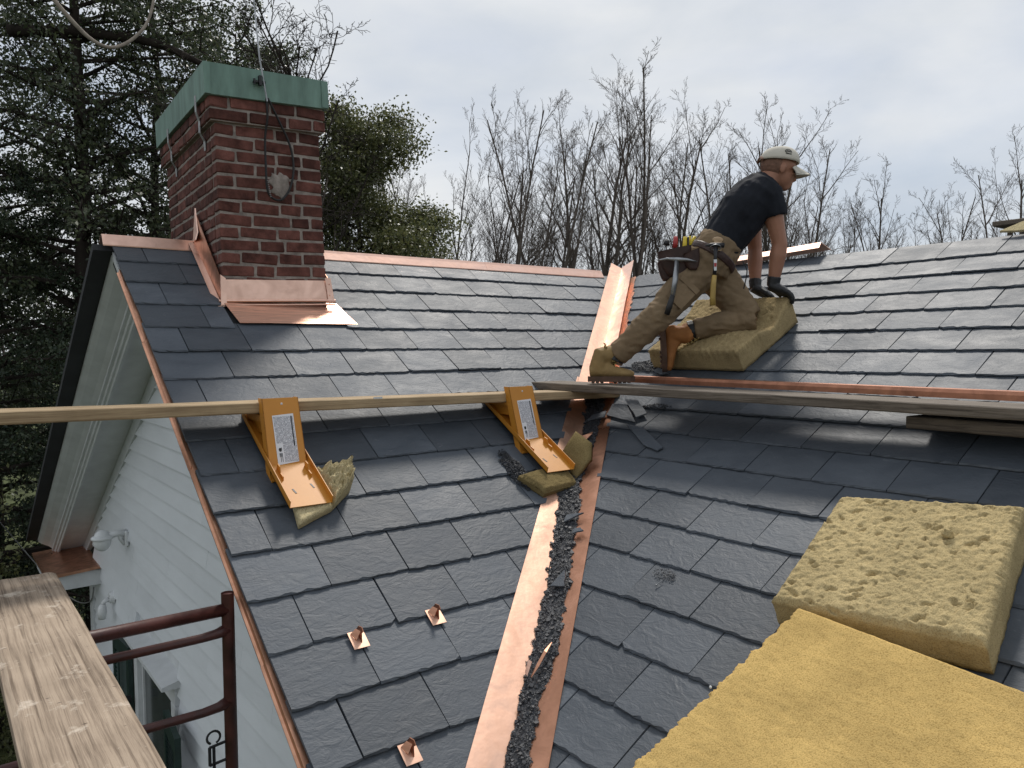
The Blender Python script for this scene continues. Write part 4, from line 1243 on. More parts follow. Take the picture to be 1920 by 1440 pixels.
frag(NB, [(-2.001, -2.125, -1.392), (-1.974, -2.167, -1.376), (-1.964, -2.14, -1.371), (-1.979, -2.11, -1.379)], "lower of two thin slate flakes crossing the valley rubble", .020)
# copper offcuts among the rubble
def scrap(pts, label, mat="copper"):
    m = MB(); pts = [Vector(p) for p in pts]; n = len(pts) // 2
    vs = pts; fs = [(2 * i, 2 * i + 1, 2 * i + 3, 2 * i + 2) for i in range(n - 1)]
    nv = len(vs); vs = vs + [v + Vector((0, 0, .0012)) for v in vs]; fs += [tuple(nv + i for i in f[::-1]) for f in fs]
    m.add(vs, fs); tag(m.build("copper_offcut", mat), label, "copper scrap", "copper offcuts")
scrap([vpt(4.33, .030, .026), vpt(4.336, .034, .026), vpt(4.29, .050, .038), vpt(4.30, .060, .036), vpt(4.23, .070, .040), vpt(4.24, .080, .038), vpt(4.18, .086, .028), vpt(4.184, .089, .028)], "curled copper sliver lying across the lower valley rubble", "copper_dull")
scrap([vpt(4.31, .004, .03), vpt(4.33, .018, .03), vpt(4.26, .012, .04), vpt(4.275, .03, .04)], "tiny copper tab next to the curled sliver in the rubble")
scrap([vpt(3.02, -.085, .02), vpt(3.03, -.02, .022), vpt(3.10, -.10, .028), vpt(3.12, -.03, .026)], "bright copper tab standing at the foot of the upright foam flap")
scrap([vpt(2.70, -.06, .03), vpt(2.72, -.045, .02), vpt(2.66, .03, .04), vpt(2.69, .035, .025), vpt(2.63, .07, .03), vpt(2.645, .072, .03)], "reddish copper strip bridging the valley behind the foam flap", "copper_dull")

# ---------------------------------------------------------------- copper snow guards
def guard(c, s, label):
    root = empty("snow_guard", fA(c, s, 0), label, "snow guard", "copper snow guards")
    m = MB(); w = .029
    m.prism([fA(c - w, s - .034, .002), fA(c + w, s - .034, .002), fA(c + w, s + .036, .002), fA(c - w, s + .036, .002)], NA * .003)
    m.build("plate", "copper_valley", root)
    m = MB(); pts = [fA(c + .004, s - .038, .004), fA(c + .004, s - .032, .034), fA(c + .004, s - .012, .050), fA(c + .004, s + .004, .046), fA(c + .004, s - .002, .03), fA(c + .004, s + .018, .004)]
    m.prism(pts, (.0035, .001, 0)); m.build("fin", "copper_brown", root)
    m = MB(); pts = [fA(c - .020, s - .026, .005), fA(c - .004, s - .030, .022), fA(c + .004, s - .010, .030), fA(c - .010, s + .004, .006)]
    m.prism(pts, NA * .003); m.build("fold", "copper_dull", root)
guard(-3.117, 2.735, "copper snow guard on the slates nearest the rake, upper row")
guard(-2.801, 2.722, "copper snow guard on the slates farthest right of the three")
guard(-3.125, 3.169, "copper snow guard on the lowest visible slates")

# ---------------------------------------------------------------- scaffold
def scaffold(y, label, clip=True):
    root = empty("scaffold", (-4.2, y, GROUND), label, "scaffold", "scaffold frames")
    xr, xl = -3.468, -5.05
    for x in (xr, xl):
        m = MB(); m.tube([(x, y, GROUND), (x, y, -1.378)], .0212, 16, cap=False); m.tube([(x, y, -1.384), (x, y, -1.60)], .0185, 16, cap=True); m.build("post", "red_pipe", root, smooth=True)
    m = MB(); m.tube([(xl, y, -1.4355), (xr, y, -1.4355)], .0213, 14); m.build("rail", "red_pipe", root, smooth=True)
    for z, r, d in ((-1.517, .0150, .012), (-1.773, .0150, .016)):
        m = MB(); m.tube([(xl, y, z), (xr - .09, y, z), (xr - .04, y, z + d * .3), (xr, y, z + d)], [r, r, r * 1.12, r * 1.5], 12); m.build("rail", "red_pipe", root, smooth=True)
    for z in (-2.9, -4.2):
        m = MB(); m.tube([(xl, y, z), (xr, y, z)], .016, 12); m.build("rail", "red_pipe", root, smooth=True)
    if clip:
        m = MB(); cx = xr - .055
        m.tube([(cx - .016 + .022 * math.cos(t) + .012, y, -1.868 + .022 * math.sin(t)) for t in np.linspace(-1.2, 4.2, 16)], .0042, 6)
        for (a, b) in (((cx - .018, -1.900), (xr, -1.892)), ((cx - .018, -1.962), (xr, -1.955)), ((cx - .018, -1.900), (cx - .018, -1.962)), ((cx - .004, -1.900), (cx - .004, -1.99)), ((cx - .014, -2.0), (xr, -1.99))):
            m.tube([(a[0], y, a[1]), (b[0], y, b[1])], .0055, 6)
        m.build("lock_pin", "black_iron", root)
scaffold(-1.98, "rusty red scaffold frame beside the gable carrying the pale plank")
scaffold(-5.1, "rusty red scaffold frame under the near end of the pale plank", False)
# foreground plank
m = MB(); vs = []; fs = []
n = 60; prof = []
NW = 14
for i in range(n + 1):
    y = -1.325 - 3.95 * i / n; q = i / n
    xl = -4.140 + .006 * mnoise.noise(Vector((y * 2, 1, 0))); xr_ = -3.902 - .010 * q * 2.4 + .005 * mnoise.noise(Vector((y * 2.3, 4, 0)))
    ring = [(xl + (xr_ - xl) * j / NW, -1.374 - (.006 if j in (0, NW) else 0) - .0012 * mnoise.noise(Vector((j * 1.3, y * .8, 2)))) for j in range(NW + 1)]
    ring += [(xr_ + .002, -1.384), (xr_, -1.4135), (xl, -1.4135), (xl - .002, -1.384)]
    yy = y + (.004 * mnoise.noise(Vector((i, 3, 3))))
    vs += [(x, yy + (.012 * mnoise.noise(Vector((x * 22, 1, 1))) if i == 0 else 0), z) for x, z in ring]
k = NW + 5
for i in range(n):
    for j in range(k): fs.append((i * k + j, i * k + (j + 1) % k, (i + 1) * k + (j + 1) % k, (i + 1) * k + j))
fs += [list(range(k)), [n * k + j for j in range(k)][::-1]]
m.add(vs, fs); tag(m.build("scaffold_plank", "wood_pale"), "pale weathered scaffold plank with plaster stains in the lower left corner", "plank")

# ---------------------------------------------------------------- gable lamps and cable
lm = empty("floodlight", (-3.03, 2.07, -2.03), "white domed motion floodlight high on the gable wall", "lamp")
m = MB(); m.box((-3.045, 2.02, -2.10), (-3.020, 2.11, -1.98), bev=.006); m.build("mount", "white_plastic", lm)
m = MB(); m.tube([(-3.03, 2.07, -2.0), (-3.10, 2.07, -1.995), (-3.17, 2.07, -2.005)], [.03, .026, .03], 10); m.tube([(-3.04, 2.07, -2.09), (-3.07, 2.07, -2.04), (-3.08, 2.07, -2.0)], .016, 8); m.build("arm", "white_plastic", lm, smooth=True)
m = MB(); m.ball((-3.20, 2.07, -2.015), (.082, .078, .028), seg=20, rings=10); m.build("hood", "white_plastic", lm, smooth=True)
m = MB(); m.ball((-3.20, 2.07, -2.035), (.066, .062, .085), seg=20, rings=12); m.build("dome", "white_plastic", lm, smooth=True)
lm = empty("wall_lamp", (-3.02, 2.72, -2.72), "white sensor lamp with hanging shade low on the gable wall", "lamp")
m = MB(); m.tube([(-3.022, 2.72, -2.69), (-3.060, 2.72, -2.69)], [.055, .045], 14); m.build("base", "white_plastic", lm, smooth=False)
m = MB(); m.tube([(-3.06, 2.72, -2.70), (-3.10, 2.72, -2.715), (-3.115, 2.72, -2.74)], .017, 8); m.build("arm", "white_plastic", lm, smooth=True)
m = MB(); m.tube([(-3.112, 2.72, -2.735), (-3.114, 2.72, -2.76), (-3.116, 2.72, -2.80), (-3.118, 2.72, -2.86)], [.02, .034, .038, .030], 12); m.build("shade", "white_plastic", lm, smooth=True)
m = MB(); m.tube([(-3.06, 2.75, -2.70), (-3.09, 2.76, -2.715), (-3.10, 2.765, -2.75)], [.014, .014, .018], 8); m.build("sensor", "white_plastic", lm, smooth=True)
m = MB(); m.tube(smoothpts([(-3.05, 3.55, -2.80), (-3.06, 3.75, -2.99), (-3.15, 4.2, -3.06), (-3.3, 5.0, -2.96), (-3.9, 7.5, -2.2)], 6), .006, 6)
tag(m.build("service_wire", "grey_strap"), "thin grey wire sagging from the gable corner into the trees", "wire")

# ---------------------------------------------------------------- the worker
PF = Vector((0.794, -0.608, 0)).normalized(); PU = Vector((0, 0, 1)); PS = PF.cross(PU)
P0 = Vector((-0.684, -1.789, -0.084))
def W(f, u, s=0.0): return P0 + PF * f + PU * u + PS * s

def remeshed(mb, voxel=0.008, it=4):
    me = bpy.data.meshes.new("tmp"); me.from_pydata([tuple(v) for v in mb.v], [], mb.f); me.update()
    bm = bmesh.new(); bm.from_mesh(me); bmesh.ops.recalc_face_normals(bm, faces=bm.faces); bm.to_mesh(me); bm.free()
    o = bpy.data.objects.new("tmp", me); COL.objects.link(o)
    r = o.modifiers.new("r", 'REMESH'); r.mode = 'VOXEL'; r.voxel_size = voxel
    s = o.modifiers.new("s", 'SMOOTH'); s.factor = 0.5; s.iterations = it
    dg = bpy.context.evaluated_depsgraph_get()
    out = bpy.data.meshes.new_from_object(o.evaluated_get(dg))
    bpy.data.objects.remove(o); bpy.data.meshes.remove(me)
    return out

def grown(name, mb, mat, parent=None, voxel=0.008, it=4, fold=None, origin=None):
    me = remeshed(mb, voxel, it)
    n = len(me.vertices); co = np.empty(n * 3); me.vertices.foreach_get("co", co); co = co.reshape(-1, 3)
    if fold:
        no = np.empty(n * 3); me.vertex_normals.foreach_get("vector", no); no = no.reshape(-1, 3)
        amp, f1, st = fold
        for i in range(n):
            p = co[i]
            q = Vector((p[0] * f1 * st[0], p[1] * f1 * st[1], p[2] * f1 * st[2]))
            w = mnoise.noise(q + Vector((mnoise.noise(q * .6) * 1.5, 3, 1)))
            d = amp * (1 - abs(w) * 2.6) * .6 + amp * .5 * mnoise.noise(q * 2.1)
            co[i] = p + no[i] * d
    if origin is None:
        lo = co.min(0); hi = co.max(0); origin = (lo + hi) / 2
    co = co - np.array(origin)
    me.vertices.foreach_set("co", co.ravel()); me.name = name
    me.materials.clear(); me.materials.append(MATS[mat])
    me.polygons.foreach_set("use_smooth", [True] * len(me.polygons)); me.polygons.foreach_set("material_index", [0] * len(me.polygons)); me.update()
    return link(name, me, origin, parent)

# joints
hipR, kneR, ankR = Vector((-.770, -1.80, -.130)), Vector((-1.040, -1.750, -.385)), Vector((-1.185, -1.555, -.610))
hipL, kneL, ankL = Vector((-.590, -1.775, -.115)), Vector((-.520, -1.965, -.395)), Vector((-.760, -1.722, -.462))
shR, elR, wrR = Vector((-.466, -2.062, .272)), Vector((-.420, -2.098, .020)), Vector((-.430, -2.062, -.215))
shL, elL, wrL = Vector((-.300, -1.825, .300)), Vector((-.283, -1.840, .020)), Vector((-.350, -1.890, -.212))
spine = [W(-.015, -.055), W(.0, .0), W(.045, .062), W(.092, .128), W(.155, .215), W(.222, .309), W(.285, .390), W(.325, .440), W(.352, .478)]
swid = [.145, .163, .158, .150, .162, .180, .186, .150, .075]
sdep = [.125, .130, .122, .112, .120, .130, .118, .095, .065]
HC = W(.432, .545); tilt = R(-12)
HF = (PF * math.cos(tilt) + PU * math.sin(tilt)); HU = (PU * math.cos(tilt) - PF * math.sin(tilt)); HS = PS
MH = Matrix((HF, HS, HU)).transposed()
def H(f, s, u): return HC + MH @ Vector((f, s, u))

def torso(mb, g=0.0, i0=0, i1=9):
    mb.tube(spine[i0:i1], [(w + g, d + g) for w, d in zip(swid[i0:i1], sdep[i0:i1])], 20, ref=PS)
def hand(mb, wr, palm_dir, fdir, side, g=0.0, thumb_in=1):
    """palm, four curled fingers of unequal length, thumb off the palm's side"""
    c = wr + palm_dir * .045
    up = palm_dir.cross(side).normalized()
    mb.tube([wr - palm_dir * .02, wr + palm_dir * .015, c, c + palm_dir * .030, c + palm_dir * .042], [(.027 + g, .023 + g), (.033 + g, .024 + g), (.043 + g, .024 + g), (.042 + g, .020 + g), (.036 + g, .012 + g)], 12, ref=side)
    base = c + palm_dir * .030
    for i, (o, l) in enumerate(((-.032, .064), (-.011, .078), (.011, .074), (.031, .058))):
        b = base + side * o * 1.12
        k1 = b + (palm_dir * .85 + fdir * .45).normalized() * l * .45
        k2 = k1 + (palm_dir * .15 + fdir).normalized() * l * .34
        k3 = k2 + (fdir - palm_dir * .55).normalized() * l * .28
        mb.tube([b - palm_dir * .015, b, k1, k2, k3], [.0095 + g, .0105 + g, .0098 + g, .0088 + g, .0070 + g], 8)
    t0 = wr + palm_dir * .030 + side * (-.030 * thumb_in)
    t1 = t0 + (palm_dir * .6 - side * thumb_in * .8 + fdir * .3).normalized() * .034
    t2 = t1 + (palm_dir * .9 - side * thumb_in * .15 + fdir * .5).normalized() * .030
    mb.tube([t0 + side * .012 * thumb_in, t0, t1, t2], [.013 + g, .0125 + g, .0108 + g, .0085 + g], 8)
pdR = (PF * .86 - PU * .46 + PS * .22).normalized(); pdL = (PF * .88 - PU * .46).normalized()
fdR = (PF * .35 - PU * .95).normalized(); fdL = fdR

# --- continuous body: head, neck, torso, arms with hands, legs
b = MB(); torso(b, -.012)
b.tube([shR + Vector((.03, .04, .02)), shR, shR.lerp(elR, .35), shR.lerp(elR, .75), elR, elR.lerp(wrR, .28), elR.lerp(wrR, .7), wrR], [.060, .062, .056, .046, .043, .047, .036, .028], 12)
b.tube([shL - Vector((.03, .04, -.02)), shL, shL.lerp(elL, .35), shL.lerp(elL, .75), elL, elL.lerp(wrL, .28), elL.lerp(wrL, .7), wrL], [.058, .060, .053, .044, .041, .045, .035, .027], 12)
hand(b, wrR, pdR, fdR, PS); hand(b, wrL, pdL, fdL, -PS)
b.tube([hipR, hipR.lerp(kneR, .5), kneR, kneR.lerp(ankR, .35), ankR], [.080, .070, .052, .052, .036], 12)
b.tube([hipL, hipL.lerp(kneL, .5), kneL, kneL.lerp(ankL, .35), ankL], [.080, .070, .052, .052, .036], 12)
b.tube([spine[7], W(.352, .470), W(.378, .497), H(-.020, 0, -.035)], [.085, .064, .057, .058], 14)
b.ball(H(-.018, 0, .022), (.095, .074, .098), MH, 20, 14)
b.ball(H(.020, 0, -.040), (.058, .056, .078), MH, 16, 12)
b.ball(H(.040, 0, -.098), (.030, .030, .026), MH, 12, 9)
b.tube([H(.068, 0, .000), H(.080, 0, -.028), H(.090, 0, -.050), H(.074, 0, -.062)], [.007, .011, .013, .010], 8)
b.ball(H(.070, 0, -.078), (.012, .022, .006), MH, 10, 7); b.ball(H(.068, 0, -.090), (.012, .020, .006), MH, 10, 7)
b.tube([H(.072, -.035, .012), H(.078, 0, .010), H(.072, .035, .012)], .011, 8)
for sg in (1, -1):
    b.ball(H(-.012, sg * .075, -.020), (.017, .008, .030), MH, 10, 8)
    b.ball(H(.052, sg * .032, -.030), (.020, .020, .016), MH, 10, 8)
person = grown("person", b, "skin", None, .0065, 3, origin=P0)
tag(person, "worker in dark t-shirt and tan trousers kneeling on the foam slab, leaning forward", "person")

# eyes as small dark almonds under the brow, short hair below the cap
m = MB()
for sg in (1, -1): m.ball(H(.0695, sg * .030, -.014), (.006, .013, .0055), MH, 8, 6)
m.build("eyes", "print_dark", person, smooth=True)
b = MB(); b.ball(H(-.024, 0, .012), (.095, .0765, .092), MH, 20, 12)
hairm = MB(); 
for f in b.f:
    c = sum((Vector(b.v[i]) for i in f), Vector()) / len(f) - HC
    lf, lu = c.dot(HF), c.dot(HU)
    if lf < .0 - .02 and lu > -.050: hairm.add([b.v[i] for i in f], [list(range(len(f)))])
hairm.build("hair", "hair", person, smooth=True)

# --- shirt
b = MB(); torso(b, .010, 2, 9)
for s_, e_ in ((shR, elR), (shL, elL)):
    inn = (spine[6] - s_).normalized()
    b.tube([s_ + inn * .06 + Vector((0, 0, .01)), s_ + Vector((0, 0, .012)), s_.lerp(e_, .18), s_.lerp(e_, .40)], [.080, .081, .078, .074], 14)
grown("shirt", b, "shirt", person, .007, 4, fold=(.006, 11, (1.5, 1.5, .8)))
# --- trousers
b = MB(); torso(b, .014, 0, 4)
b.ball(W(-.055, -.035), (.13, .155, .125), Matrix((PF, PS, PU)).transposed(), 18, 12)
b.tube([hipR.lerp(W(0, 0), .25), hipR, hipR.lerp(kneR, .4), hipR.lerp(kneR, .8), kneR, kneR.lerp(ankR, .3), kneR.lerp(ankR, .65), ankR.lerp(kneR, .06)], [.115, .110, .096, .084, .079, .078, .070, .062], 16)
b.tube([hipL.lerp(W(0, 0), .25), hipL, hipL.lerp(kneL, .4), hipL.lerp(kneL, .8), kneL + Vector((.01, -.01, .0))], [.115, .112, .102, .088, .072], 16)
b.tube([kneL + Vector((.02, -.02, .0)), kneL.lerp(ankL, .15), kneL.lerp(ankL, .5), kneL.lerp(ankL, .88)], [.068, .074, .068, .058], 16)
trs = grown("trousers", b, "trousers", person, .0075, 3, fold=(.0085, 13, (.9, .9, 1.5)))
# cargo pockets and seams
m = MB()
pk = hipR.lerp(kneR, .50) + PS * .088
ax1 = (kneR - hipR).normalized(); ax2 = ax1.cross(PS).normalized()
m.prism([pk + ax1 * a + ax2 * c_ for a, c_ in ((-.075, -.065), (.075, -.058), (.075, .055), (-.075, .058))], PS * .010)
m.prism([pk + ax1 * a + ax2 * c_ for a, c_ in ((-.09, -.068), (-.055, -.066), (-.055, .060), (-.09, .062))], PS * .016)
m.build("pocket", "trousers", trs)
# --- sock cuff over the raised boot
sd = (ankL - kneL).normalized()
m = MB(); m.tube([ankL - sd * .038, ankL - sd * .008], .0575, 14); m.build("sock", "glove", person, smooth=False)
m = MB(); m.tube([ankR + Vector((.012, -.002, .018)), ankR + Vector((-.006, .006, -.018))], .060, 14); m.build("sock", "glove", person)

# --- boots
def boot(name, heel, toe, up, shaft, mat, label):
    heel = Vector(heel); toe = Vector(toe); up = Vector(up).normalized(); d = (toe - heel); L_ = d.length; d.normalize()
    up = (up - d * up.dot(d)).normalized(); sd_ = d.cross(up)
    b = MB()
    P = lambda f, u, s=0: heel + d * (f * L_) + up * u + sd_ * s
    b.tube([P(.01, .058), P(.12, .060), P(.35, .060), P(.55, .054), P(.75, .047), P(.92, .042), P(1.0, .038)], [(.034, .028), (.040, .034), (.040, .038), (.042, .034), (.047, .028), (.042, .022), (.026, .014)], 14, ref=sd_)
    b.tube([P(.20, .055), P(.22, .10), P(.24, .14), Vector(shaft)], [(.042, .050), (.043, .050), (.046, .052), (.051, .056)], 14, ref=sd_)
    b.tube([P(.38, .085), P(.50, .070), P(.62, .058)], [(.033, .030), (.036, .025), (.038, .022)], 12, ref=sd_)
    o = grown(name, b, mat, person, .0055, 3, fold=(.0018, 26, (1, 1, 1)))
    o["label"] = label
    m = MB(); out = []
    for t in np.linspace(0, 2 * math.pi, 26, endpoint=False):
        f = .5 - .53 * math.cos(t); w = (.040 + .012 * math.sin(min(1, max(0, f)) * 3.1 - .4)) * math.sin(t)
        out.append(P(f, 0) + sd_ * w * 1.05)
    m.prism(out, up * .030)
    for k in range(9):
        f = .06 + .10 * k
        if .36 < f < .48: continue
        m.prism([P(f, -.008, -.036), P(f + .055, -.008, -.036), P(f + .055, -.008, .036), P(f, -.008, .036)], up * .008)
    m.build("sole", "sole", o)
    m = MB()
    for k in range(6):
        f = .50 - .045 * k; u = .086 + .016 * k + .004 * k; w = .020
        f += .055; u += .006
        m.tube([P(f + .005, u, -w), P(f + .045, u + .012, 0), P(f + .005, u, w)], .0042, 5)
        m.tube([P(f + .012, u + .002, -w), P(f + .035, u + .016, 0), P(f - .004, u + .022, w)], .0036, 5)
    m.build("laces", "lace", o)
    return o
boot("boot", (-1.315, -1.490, -.742), (-1.125, -1.650, -.742), (0, 0, 1), ankR + Vector((.008, 0, .02)), "boot_tan", "tan boot standing on the grey plank")
sf = sd
boot("boot", Vector((-.892, -1.630, -.430)), Vector((-.880, -1.640, -.690)), -sf, ankL - sf * .012, "boot_orange", "orange brown boot hanging toes down off the foam slab")
# --- gloves
b = MB(); hand(b, wrR, pdR, fdR, PS, .0065); fr = (elR - wrR).normalized(); b.tube([wrR + fr * .055, wrR + fr * .02, wrR], [.039, .036, .033], 12); g1 = grown("glove", b, "glove", person, .0045, 2)
b = MB(); hand(b, wrL, pdL, fdL, -PS, .0065); fr = (elL - wrL).normalized(); b.tube([wrL + fr * .055, wrL + fr * .02, wrL], [.038, .035, .032], 12); g2 = grown("glove", b, "glove", person, .0045, 2)
# --- cap: crown of panels, curved brim, button, emblem
m = MB(); vs = []; fs = []; ns, nr = 28, 10
for i in range(nr + 1):
    th = (math.pi / 2) * i / nr
    for k in range(ns):
        ph = 2 * math.pi * k / ns
        rr = math.cos(th) ** .8 if i < nr else .02
        x = .112 * rr * math.cos(ph); y = .090 * rr * math.sin(ph); z_ = .088 * math.sin(th) * (1 + .06 * math.cos(ph))
        low = -.020 * (1 - math.sin(th)) * (-math.cos(ph) * .8)
        vs.append(H(x - .018, y, z_ + .030 + low * .6))
for i in range(nr):
    for k in range(ns): fs.append((i * ns + k, i * ns + (k + 1) % ns, (i + 1) * ns + (k + 1) % ns, (i + 1) * ns + k))
nv = len(vs); cc = H(-.018, 0, .03); vs += [cc + (v - cc) * .96 for v in vs]; fs += [tuple(nv + j for j in f[::-1]) for f in fs]
fs += [(k, nv + k, nv + (k + 1) % ns, (k + 1) % ns) for k in range(ns)]
m.add(vs, fs); m.ball(H(-.020, 0, .119), (.008, .008, .005), MH, 8, 5)
capo = m.build("cap", "cap_cloth", person, smooth=True); capo["label"] = "off white baseball cap with a small dark oval emblem on its side"
m = MB(); vs = []; fs = []; na, nb_ = 16, 8
for j in range(nb_ + 1):
    for i in range(na + 1):
        s_ = (i / na * 2 - 1); q = j / nb_
        out = .070 + (.098 * math.sqrt(max(0, 1 - s_ * s_ * .92))) * q - .030 * s_ * s_ * (1 - q * .2)
        vs.append(H(out, s_ * (.078 - .010 * q), .026 - .030 * s_ * s_ - .030 * q ** 1.3))
N = na + 1
fs = [(j * N + i, (j + 1) * N + i, (j + 1) * N + i + 1, j * N + i + 1) for j in range(nb_) for i in range(na)]
nv = len(vs); vs += [v - HU * .004 for v in vs]; fs += [tuple(nv + j for j in f[::-1]) for f in fs]
ring = [i for i in range(N)] + [j * N + na for j in range(1, nb_ + 1)] + [nb_ * N + i for i in range(na - 1, -1, -1)] + [j * N for j in range(nb_ - 1, 0, -1)]
for t in range(len(ring)): a_, c_ = ring[t], ring[(t + 1) % len(ring)]; fs.append((a_, nv + a_, nv + c_, c_))
m.add(vs, fs); m.build("brim", "cap_cloth", capo, smooth=True)
def cap_side(a, u, h=.0015):   # point on the crown's right side: a = angle from the side towards the front
    ph = -math.pi / 2 + a
    ph = math.pi / 2 - a
    th = math.asin(min(.98, u / .088)); rr = math.cos(th) ** .8
    return H(.112 * rr * math.cos(ph) - .018, (.090 + h) * rr * math.sin(ph), u * (1 + .06 * math.cos(ph)) + .030)
m = MB()
m.tube([cap_side(.16 + .20 * math.cos(t), .046 + .013 * math.sin(t)) for t in np.linspace(0, 2 * math.pi, 22)], .0016, 5)
for k in range(5): m.tube([cap_side(.04 + .055 * k, .041), cap_side(.06 + .055 * k, .052)], .0016, 5)
m.tube([cap_side(.0, .030), cap_side(.34, .030)], .0014, 5); m.tube([cap_side(-.02, .046), cap_side(.36, .047)], .0012, 5)
m.build("emblem", "print_dark", capo)
m = MB(); m.tube([H(-.128, sy, .032 - .02 + .022 * (1 - (sy / .04) ** 2)) for sy in np.linspace(-.038, .038, 9)], .009, 6); m.build("back_gap", "hair", capo)

# --- tool belt and pouch
tb = empty("tool_belt", W(-.06, .01, .15), "brown leather tool belt with pouch on the worker's hip", "tool belt")
belt = []
up_b = (spine[3] - spine[1]).normalized(); fb = PS.cross(up_b) * -1
cb = W(.035, .040)
ell = [cb + fb * (.142 * math.cos(t)) + PS * (.178 * math.sin(t)) for t in np.linspace(0, 2 * math.pi, 33)]
m = MB(); m.tube(ell, [(.022, .006)] * 33, 8, ref=up_b); m.build("belt", "leather", tb, smooth=False)
def pouch(f0, u0, s0, w, h, dpt, name="pouch"):
    b = MB(); vs = []; fs = []; n_ = 18; L_ = 8
    for j in range(L_ + 1):
        q = j / L_; k = (1 - q ** 3 * .55)
        for i in range(n_):
            t = 2 * math.pi * i / n_; cx = math.copysign(abs(math.cos(t)) ** .6, math.cos(t)); cy = math.copysign(abs(math.sin(t)) ** .6, math.sin(t))
            vs.append(W(f0 + w * .5 * cx * k + .01 * q, u0 - h * q + .018 * (cx if j == 0 else 0), s0 + dpt * .5 * cy * (1 - q * .35)))
    for j in range(L_):
        for i in range(n_): fs.append((j * n_ + i, j * n_ + (i + 1) % n_, (j + 1) * n_ + (i + 1) % n_, (j + 1) * n_ + i))
    fs.append([L_ * n_ + i for i in range(n_)]); b.add(vs, fs)
    nv = len(b.v); top = [W(f0 + w * .42 * math.cos(2 * math.pi * i / n_), u0 - .012, s0 + dpt * .4 * math.sin(2 * math.pi * i / n_)) for i in range(n_)]
    b.add(top, [list(range(n_))[::-1]])
    b.build(name, "leather", tb, smooth=True)
pouch(-.205, .078, .135, .185, .155, .085)
pouch(-.120, .060, .165, .090, .105, .06)
pouch(-.255, .020, .120, .085, .12, .06)
m = MB(); m.prism([W(.0, .118, .185), W(.045, .118, .180), W(.040, .055, .192), W(.008, .055, .195)], PS * .006); m.ball(W(.022, .118, .186), (.03, .006, .016), Matrix((PF, PS, PU)).transposed(), 12, 8); m.build("holder", "leather_tan", tb)
m = MB(); m.tube([W(.002 + .030 * math.cos(t), .072 + .014 * math.sin(t), .215 + .012 * math.sin(t)) for t in np.linspace(0, 2 * math.pi, 20)], .0035, 6); m.build("ring", "steel", tb, smooth=True)

# --- tools
def tool(name, label, cat, parts):
    pts = [Vector(p) for _, _, ps, _ in parts for p in ps]; base = min(pts, key=lambda v: v.z)
    r = empty(name, base, label, cat)
    for pn, mat, ps, rad in parts:
        m = MB(); m.tube(ps, rad, 10); m.build(pn, mat, r, smooth=True)
    return r
hm = tool("slate_hammer", "dark steel slater's hammer hanging from the tool pouch", "hammer",
     [("shank", "steel", [W(-.205, .005, .205), W(-.222, -.10, .245), W(-.243, -.195, .275)], [(.016, .008), (.020, .009), (.015, .009)]),
      ("grip", "black_rubber", [W(-.243, -.19, .275), W(-.262, -.25, .280), W(-.276, -.292, .282)], [(.015, .011), (.019, .013), (.018, .012)])])
m = MB(); m.tube([W(-.305, .008, .205), W(-.26, .014, .205), W(-.205, .010, .207), W(-.15, .008, .207), W(-.095, -.002, .205)], [(.003, .003), (.008, .008), (.013, .010), (.009, .008), (.002, .003)], 8, ref=PU); m.build("head", "steel", hm, smooth=True)
hm = tool("claw_hammer", "yellow handled hammer hanging in the belt ring between the worker's thighs", "hammer",
     [("neck", "black_iron", [W(.004, .075, .215), W(.0, .02, .222), W(-.006, -.085, .228)], [(.016, .010), (.010, .008), (.012, .009)]),
      ("handle", "hammer_wood", [W(-.006, -.080, .228), W(-.012, -.13, .230), W(-.016, -.20, .230), W(-.014, -.245, .228)], [(.014, .011), (.018, .013), (.018, .013), (.020, .014)])])
m = MB(); m.tube([W(-.055, .082, .218), W(-.02, .086, .216), W(.02, .086, .214), W(.048, .084, .212)], [.004, .011, .012, .015], 10); m.build("head", "black_iron", hm, smooth=True)
m = MB(); m.prism([W(-.012, .005, .2335), W(.006, .005, .2335), W(.003, -.055, .2375), W(-.011, -.055, .2375)], PS * .001); m.build("tag", "white_plastic", hm)
m = MB(); m.prism([W(-.0105, -.014, .2365), W(.0035, -.014, .2365), W(.002, -.034, .2378), W(-.010, -.034, .2378)], PS * .001); m.build("print", "tool_red", hm)
tool("screwdriver", "red handled screwdriver standing in the tool pouch", "screwdriver", [("handle", "tool_red", [W(-.198, .145, .135), W(-.200, .11, .137), W(-.203, .08, .139)], [.010, .015, .012]), ("shaft", "steel", [W(-.203, .08, .139), W(-.206, .0, .14)], .004)])
tool("utility_knife", "yellow and black utility knife in the tool pouch", "knife", [("body", "tool_yellow", [W(-.148, .140, .150), W(-.150, .10, .153), W(-.156, .055, .155)], [(.012, .009), (.016, .010), (.015, .010)]), ("grip", "black_rubber", [W(-.132, .138, .150), W(-.134, .10, .153), W(-.140, .055, .155)], .006)])
tool("pliers", "yellow handled pliers behind the knife in the pouch", "pliers", [("handle", "tool_yellow", [W(-.092, .143, .140), W(-.112, .115, .142), W(-.128, .08, .143)], .0085), ("handle", "tool_yellow", [W(-.118, .146, .130), W(-.124, .115, .133), W(-.130, .08, .136)], .0080)])
tool("nail_set", "short dark tool with a black knob at the back of the pouch", "tool", [("knob", "black_rubber", [W(-.240, .128, .11), W(-.246, .10, .11)], [.012, .019]), ("shaft", "steel", [W(-.246, .10, .11), W(-.25, .04, .11)], .006)])
m = MB(); m.tube(smoothpts([W(.165, .0, .17), W(.185, -.05, .18), W(.180, -.11, .17), W(.172, -.15, .165)], 5), .0035, 5)
tag(m.build("cord", "black_rubber"), "thin black cord hanging from the worker's belt", "cord")

